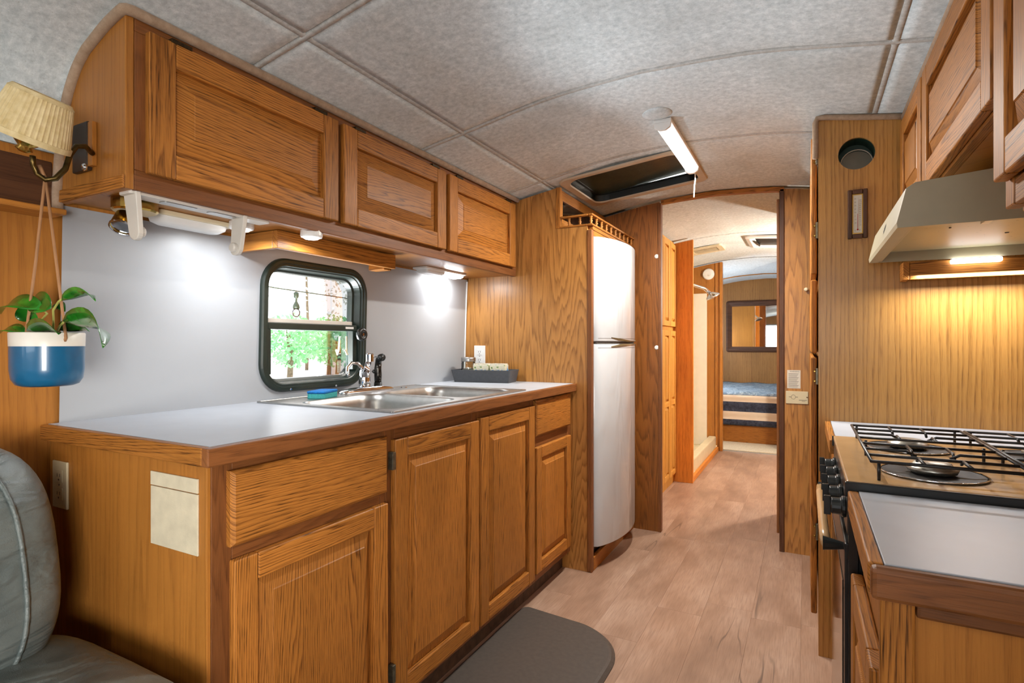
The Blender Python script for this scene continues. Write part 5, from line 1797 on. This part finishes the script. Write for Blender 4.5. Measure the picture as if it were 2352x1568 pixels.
def cushion(name, x0, x1, y0, y1, z0, z1, e=0.42, parent=so, lean=0.0, n=28, mname='leather', ey=None):
    cx, cy, cz = (x0 + x1) / 2, (y0 + y1) / 2, (z0 + z1) / 2
    hx, hy, hz = (x1 - x0) / 2, (y1 - y0) / 2, (z1 - z0) / 2
    sgn = lambda v, p: math.copysign(abs(v) ** p, v)
    mb = MB()
    loops = []
    for i in range(1, n):
        ph = -PI / 2 + PI * i / n
        L = []
        for k in range(2 * n):
            th_ = 2 * PI * k / (2 * n)
            X = cx + hx * sgn(math.cos(ph), e) * sgn(math.cos(th_), e)
            Y = cy + hy * (sgn(math.cos(ph), e) if ey is None else sgn(math.cos(ph), ey)) * sgn(math.sin(th_), e if ey is None else ey)
            Z = cz + hz * sgn(math.sin(ph), e)
            L.append((X - lean * (Z - z0), Y, Z))
        loops.append(L)
    mb.loft(loops, True, True)
    return mb.build(name, M[mname], parent, smooth=True)


cushion('seat_base', -1.62, -0.91, -1.0, 0.60, 0.02, 0.40, 0.2)
cushion('seat_cushion', -1.50, -0.850, -0.30, 0.620, 0.34, 0.540, 0.38)
cushion('seat_cushion', -1.50, -0.850, -1.10, -0.31, 0.34, 0.540, 0.38)
bc = cushion('back_cushion', -1.55, -1.250, -0.20, 0.585, 0.47, 0.940, 0.70, lean=0.25, ey=0.30)
cushion('back_cushion', -1.55, -1.295, -1.05, -0.21, 0.47, 0.940, 0.70, lean=0.25)
pa = []
sgn = lambda v, p: math.copysign(abs(v) ** p, v)
th0 = math.asin(0.42)
for k in range(49):
    u = k / 48
    ph = -PI / 2 + 2 * PI * u if u <= 0.5 else PI / 2 - 2 * PI * (u - 0.5)
    th_ = th0 if u <= 0.5 else PI - th0
    X = -1.400 + 0.150 * sgn(math.cos(ph), 0.70) * sgn(math.cos(th_), 0.70) * 1.01
    Y = 0.1925 + 0.3925 * sgn(abs(math.cos(ph)), 0.30) * sgn(math.sin(th_), 0.30)
    Z = 0.705 + 0.235 * sgn(math.sin(ph), 0.70) * 1.005
    pa.append((X - 0.25 * (Z - 0.47), Y, Z))
MB().tube(pa[3:-3], 0.0045, 6).build('piping', M['leather'], bc, smooth=True)

# ------------------------------------------------------------------ sconce on the cabinet end
ls = thing('wall_sconce', 'brass sconce with cream pleated shade on the cabinet end', 'lamp', (-1.52, 0.69, 1.55))
PYL = 0.6895
mb = MB().box(-1.560, -1.490, PYL - 0.012, PYL, 1.540, 1.655)
mb.build('backplate', M['bronze'], ls, 0.003)
bx('mount_block', BIRCH['z'], ls, -1.492, -1.472, PYL - 0.010, PYL, 1.548, 1.652, 0.001)


def ppt(u, v, Y):
    """point on the line of sight of photograph pixel (u, v) at distance Y along the trailer"""
    r = (u - 1176) / FPX
    z = (787 - v) / FPX
    d = Vector((r * math.cos(YAW) - math.sin(YAW), r * math.sin(YAW) + math.cos(YAW), z))
    return Vector((0, 0, CAMZ)) + d * (Y / d.y)


arm = [ppt(212, 352, 0.678), ppt(196, 336, 0.655), ppt(175, 336, 0.64), ppt(160, 356, 0.625), ppt(150, 388, 0.61), ppt(128, 410, 0.595), ppt(105, 413, 0.580), ppt(86, 400, 0.570), ppt(76, 378, 0.562), ppt(75, 358, 0.558)]
MB().tube(arm, [0.006] * 6 + [0.0055] * 4, 10).build('arm', M['agedbrass'], ls, smooth=True)
MB().lathe([(0.006, 0.0), (0.010, 0.006), (0.006, 0.010)], ppt(200, 385, 0.680), (0, -1, 0), 14).build('switch_knob', M['chrome'], ls, smooth=True)
sb = ppt(63, 318, 0.552)
right = Vector((math.cos(YAW), math.sin(YAW), 0))
sax = (right * 0.36 + Vector((0, 0, 1)) * 0.93 + Vector((0.1, -0.05, 0))).normalized()
MB().lathe([(0.006, -0.040), (0.016, -0.034), (0.012, -0.028), (0.022, -0.018), (0.024, -0.012), (0.016, -0.006), (0.015, 0.035)], sb + sax * 0.010, sax, 18).build('socket', M['brass'], ls, smooth=True)
MB().lathe([(0.014, 0.010), (0.014, 0.050), (0.010, 0.055)], sb + sax * 0.004, sax, 14).build('candle_sleeve', M['socket'], ls, smooth=True)
shd = MB().lathe([(0.0735, 0.0), (0.071, 0.012), (0.0635, 0.050), (0.055, 0.092), (0.048, 0.098), (0.044, 0.094), (0.052, 0.088), (0.0605, 0.050), (0.068, 0.010), (0.0705, 0.0)], sb, sax, 144, False, False, ripple=(48, 0.014)).build('shade', M['shade'], ls, smooth=False)
MB().lathe([(0.0752, -0.002), (0.0752, 0.010), (0.0722, 0.010), (0.0722, -0.002), (0.0752, -0.002)], sb, sax, 60, False, False).build('shade_trim', M['shade'], shd)
MB().lathe([(0.057, 0.090), (0.050, 0.0985), (0.046, 0.097)], sb, sax, 60, False, False).build('shade_trim', M['shade'], shd)

# ------------------------------------------------------------------ hanging planter
PC = ppt(110, 825, 0.575)
pz0, pz1 = PC.z - 0.056, PC.z + 0.056
hp = thing('hanging_planter', 'blue and white pot with a leafy plant hung by cords from the sconce', 'planter', (PC.x, PC.y, pz0))
c0 = (PC.x, PC.y, pz0)
MB().lathe([(0.043, 0.0), (0.053, 0.004), (0.060, 0.016), (0.0625, 0.035), (0.0630, 0.084)], c0, (0, 0, 1), 40, True, False).build('pot', M['potblue'], hp, smooth=True)
MB().lathe([(0.0633, 0.084), (0.0640, 0.111), (0.0625, 0.113), (0.0600, 0.111), (0.0595, 0.084)], c0, (0, 0, 1), 40, False, False).build('rim_band', M['potwhite'], hp, smooth=True)
MB().lathe([(0.0594, 0.094), (0.03, 0.098), (0.0, 0.099)], c0, (0, 0, 1), 24, False, False).build('soil', M['soil'], hp, smooth=True)
hook = ppt(104, 408, 0.582)
perp, toc = Vector((0.37, 0.93, 0)), Vector((0.93, -0.37, 0))
for (ca, cb_) in ((0.43, 0.90), (-0.56, -0.83)):
    dv = (perp * ca + toc * cb_).normalized()
    e = Vector((PC.x, PC.y, pz0 + 0.097)) + dv * 0.0655
    mb = MB()
    mb.tube([hook + Vector((0, 0, 0.004)), hook.lerp(e, 0.5) + Vector((0.002, 0.0, -0.003)), e + Vector((0, 0, 0.004)), e - dv * 0.004 - Vector((0, 0, 0.002))], 0.0030, 8)
    mb.build('cord', M['cord'], hp, smooth=True)
MB().tube([hook + Vector((0, 0, -0.004)), hook + Vector((-0.006, -0.004, 0.016)), hook + Vector((-0.010, -0.006, 0.026))], 0.004, 8).build('cord_knot', M['cord'], hp, smooth=True)


def leaf(base, tip, width, bow_=0.012, roll=0.3, n=10):
    B, T = Vector(base), Vector(tip)
    d = (T - B)
    side = d.cross(Vector((0, 0, 1)))
    if side.length < 1e-5:
        side = Vector((1, 0, 0))
    side.normalize()
    up = side.cross(d).normalized()
    side = (side * math.cos(roll) + up * math.sin(roll)).normalized()
    up = side.cross(d).normalized()
    mb = MB()
    rows = []
    for i in range(n + 1):
        t_ = i / n
        wv = width * (math.sin(PI * min(1, t_ ** 0.75)) ** 0.8) * 0.5 if 0 < t_ < 1 else 0.0006
        c_ = B + d * t_ + up * (bow_ * math.sin(PI * t_)) + Vector((0, 0, -bow_ * 0.8 * t_ * t_))
        rows.append([c_ - side * wv + up * wv * 0.25, c_ - side * wv * 0.5 + up * wv * 0.06, c_, c_ + side * wv * 0.5 + up * wv * 0.06, c_ + side * wv + up * wv * 0.25])
    mb.loft(rows, closed=False)
    return mb.build('leaf', M['leaf'], hp, smooth=True, solid=0.0008)


stems = [[ppt(122, 765, 0.575), ppt(123, 735, 0.575), ppt(122, 712, 0.572), ppt(135, 692, 0.57), ppt(144, 686, 0.568)],
         [ppt(85, 765, 0.58), ppt(95, 735, 0.575), ppt(108, 720, 0.572), ppt(100, 712, 0.57)],
         [ppt(75, 768, 0.58), ppt(70, 745, 0.575), ppt(72, 735, 0.57)],
         [ppt(128, 768, 0.57), ppt(138, 748, 0.565), ppt(146, 740, 0.56)]]
for sg in stems:
    MB().tube([tuple(p) for p in sg], 0.0022, 6).build('stem', M['stem'], hp, smooth=True)
for (u0, v0, Ya, u1, v1, Yb, wd, bw, rl) in (
        (142, 690, 0.568, 219, 676, 0.555, 0.030, 0.016, 0.5),
        (98, 710, 0.570, 2, 705, 0.560, 0.046, 0.020, 0.7),
        (118, 708, 0.572, 74, 684, 0.590, 0.050, 0.006, 1.1),
        (70, 738, 0.570, 42, 704, 0.555, 0.036, 0.004, 1.0),
        (56, 764, 0.575, -3, 760, 0.560, 0.034, 0.010, 0.5),
        (62, 760, 0.545, 134, 756, 0.520, 0.042, 0.012, 0.7),
        (144, 738, 0.560, 236, 772, 0.530, 0.056, 0.026, 0.9),
        (136, 758, 0.585, 205, 752, 0.600, 0.040, 0.010, 0.7),
        (124, 700, 0.578, 150, 712, 0.600, 0.026, 0.004, 0.6),
        (72, 745, 0.572, 80, 716, 0.568, 0.016, 0.002, 0.9)):
    leaf(ppt(u0, v0, Ya), ppt(u1, v1, Yb), wd, bw, rl)

# ------------------------------------------------------------------ outdoors beyond the window
gr = struct(bx('floor_outdoor', M['gravel'], None, -70, -1.9, -25, 60, -0.75, -0.55, 0), 'pale gravel ground outside the window')


def tree(label, x, y, h, r, nleaf, m, size, zlo, seed):
    rnd = random.Random(seed)
    t = thing('tree', label, 'tree', (x, y, -0.55))
    MB().tube([(x, y, -0.56), (x + 0.06, y + 0.03, h * 0.35), (x - 0.05, y, h * 0.8), (x, y, h)], [0.10, 0.085, 0.06, 0.02], 8).build('trunk', M['bark'], t, smooth=True)
    mb = MB()
    for _ in range(nleaf):
        while True:
            p = Vector((rnd.uniform(-1, 1), rnd.uniform(-1, 1), rnd.uniform(-1, 1)))
            if 0.15 < p.length < 1:
                break
        c_ = Vector((x + p.x * r, y + p.y * r, (zlo + h * 1.1) / 2 + p.z * (h * 1.1 - zlo) / 2))
        a_ = Vector((rnd.gauss(0, 1), rnd.gauss(0, 1), rnd.gauss(0, 1))).normalized()
        b_ = a_.orthogonal().normalized()
        s_ = size * rnd.uniform(0.6, 1.3)
        k = len(mb.v)
        mb.v += [tuple(c_ - a_ * s_), tuple(c_ + b_ * s_ * 0.5), tuple(c_ + a_ * s_), tuple(c_ - b_ * s_ * 0.5)]
        mb.f.append((k, k + 1, k + 2, k + 3))
    o = mb.build('foliage', m, t)
    o['kind'] = 'stuff'
    return t


tree('nearest thin green tree seen through the lower window pane', -15.0, 12.6, 1.9, 1.0, 900, M['leafA'], 0.09, 0.3, 1)
tree('slim green tree right of the nearest one outside the window', -15.5, 15.2, 2.0, 1.1, 900, M['leafA'], 0.09, 0.2, 2)
tree('leafy green tree left of the nearest thin tree outside', -19.5, 13.4, 2.1, 1.7, 1300, M['leafA'], 0.10, 0.2, 3)
tree('leafy green tree at the right edge of the window view', -19.5, 18.6, 2.1, 1.8, 1300, M['leafA'], 0.10, 0.2, 4)
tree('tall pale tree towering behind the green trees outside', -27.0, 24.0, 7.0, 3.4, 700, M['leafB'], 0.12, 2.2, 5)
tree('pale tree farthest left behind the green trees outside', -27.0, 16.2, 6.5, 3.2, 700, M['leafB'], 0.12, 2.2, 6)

sl_ = thing('string_light', 'outdoor string light wire with one hanging bulb past the window', 'string light', (-2.35, 2.1, 1.35))
p0, p1 = (-2.35, 1.15, 1.45), (-2.35, 3.25, 1.36)
MB().tube([p0, (-2.35, 1.9, 1.408), (-2.35, 2.4, 1.390), p1], 0.003, 6).build('wire', M['greencan'], sl_, smooth=True)
for y in (1.15, 3.25):
    MB().tube([(-2.35, y, -0.56), (-2.35, y, 1.50)], 0.02, 8).build('pole', M['greencan'], sl_, smooth=True)
bp = (-2.35, 2.02, 1.400)
MB().lathe([(0.004, 0.0), (0.014, -0.008), (0.012, -0.030), (0.005, -0.036), (0.005, -0.05), (0.016, -0.070), (0.018, -0.088)], bp, (0, 0, 1), 12).build('socket', M['greencan'], sl_, smooth=True)
MB().lathe([(0.014, -0.088), (0.022, -0.105), (0.018, -0.125), (0.004, -0.135)], bp, (0, 0, 1), 12).build('bulb', M['jarglass'], sl_, smooth=True)
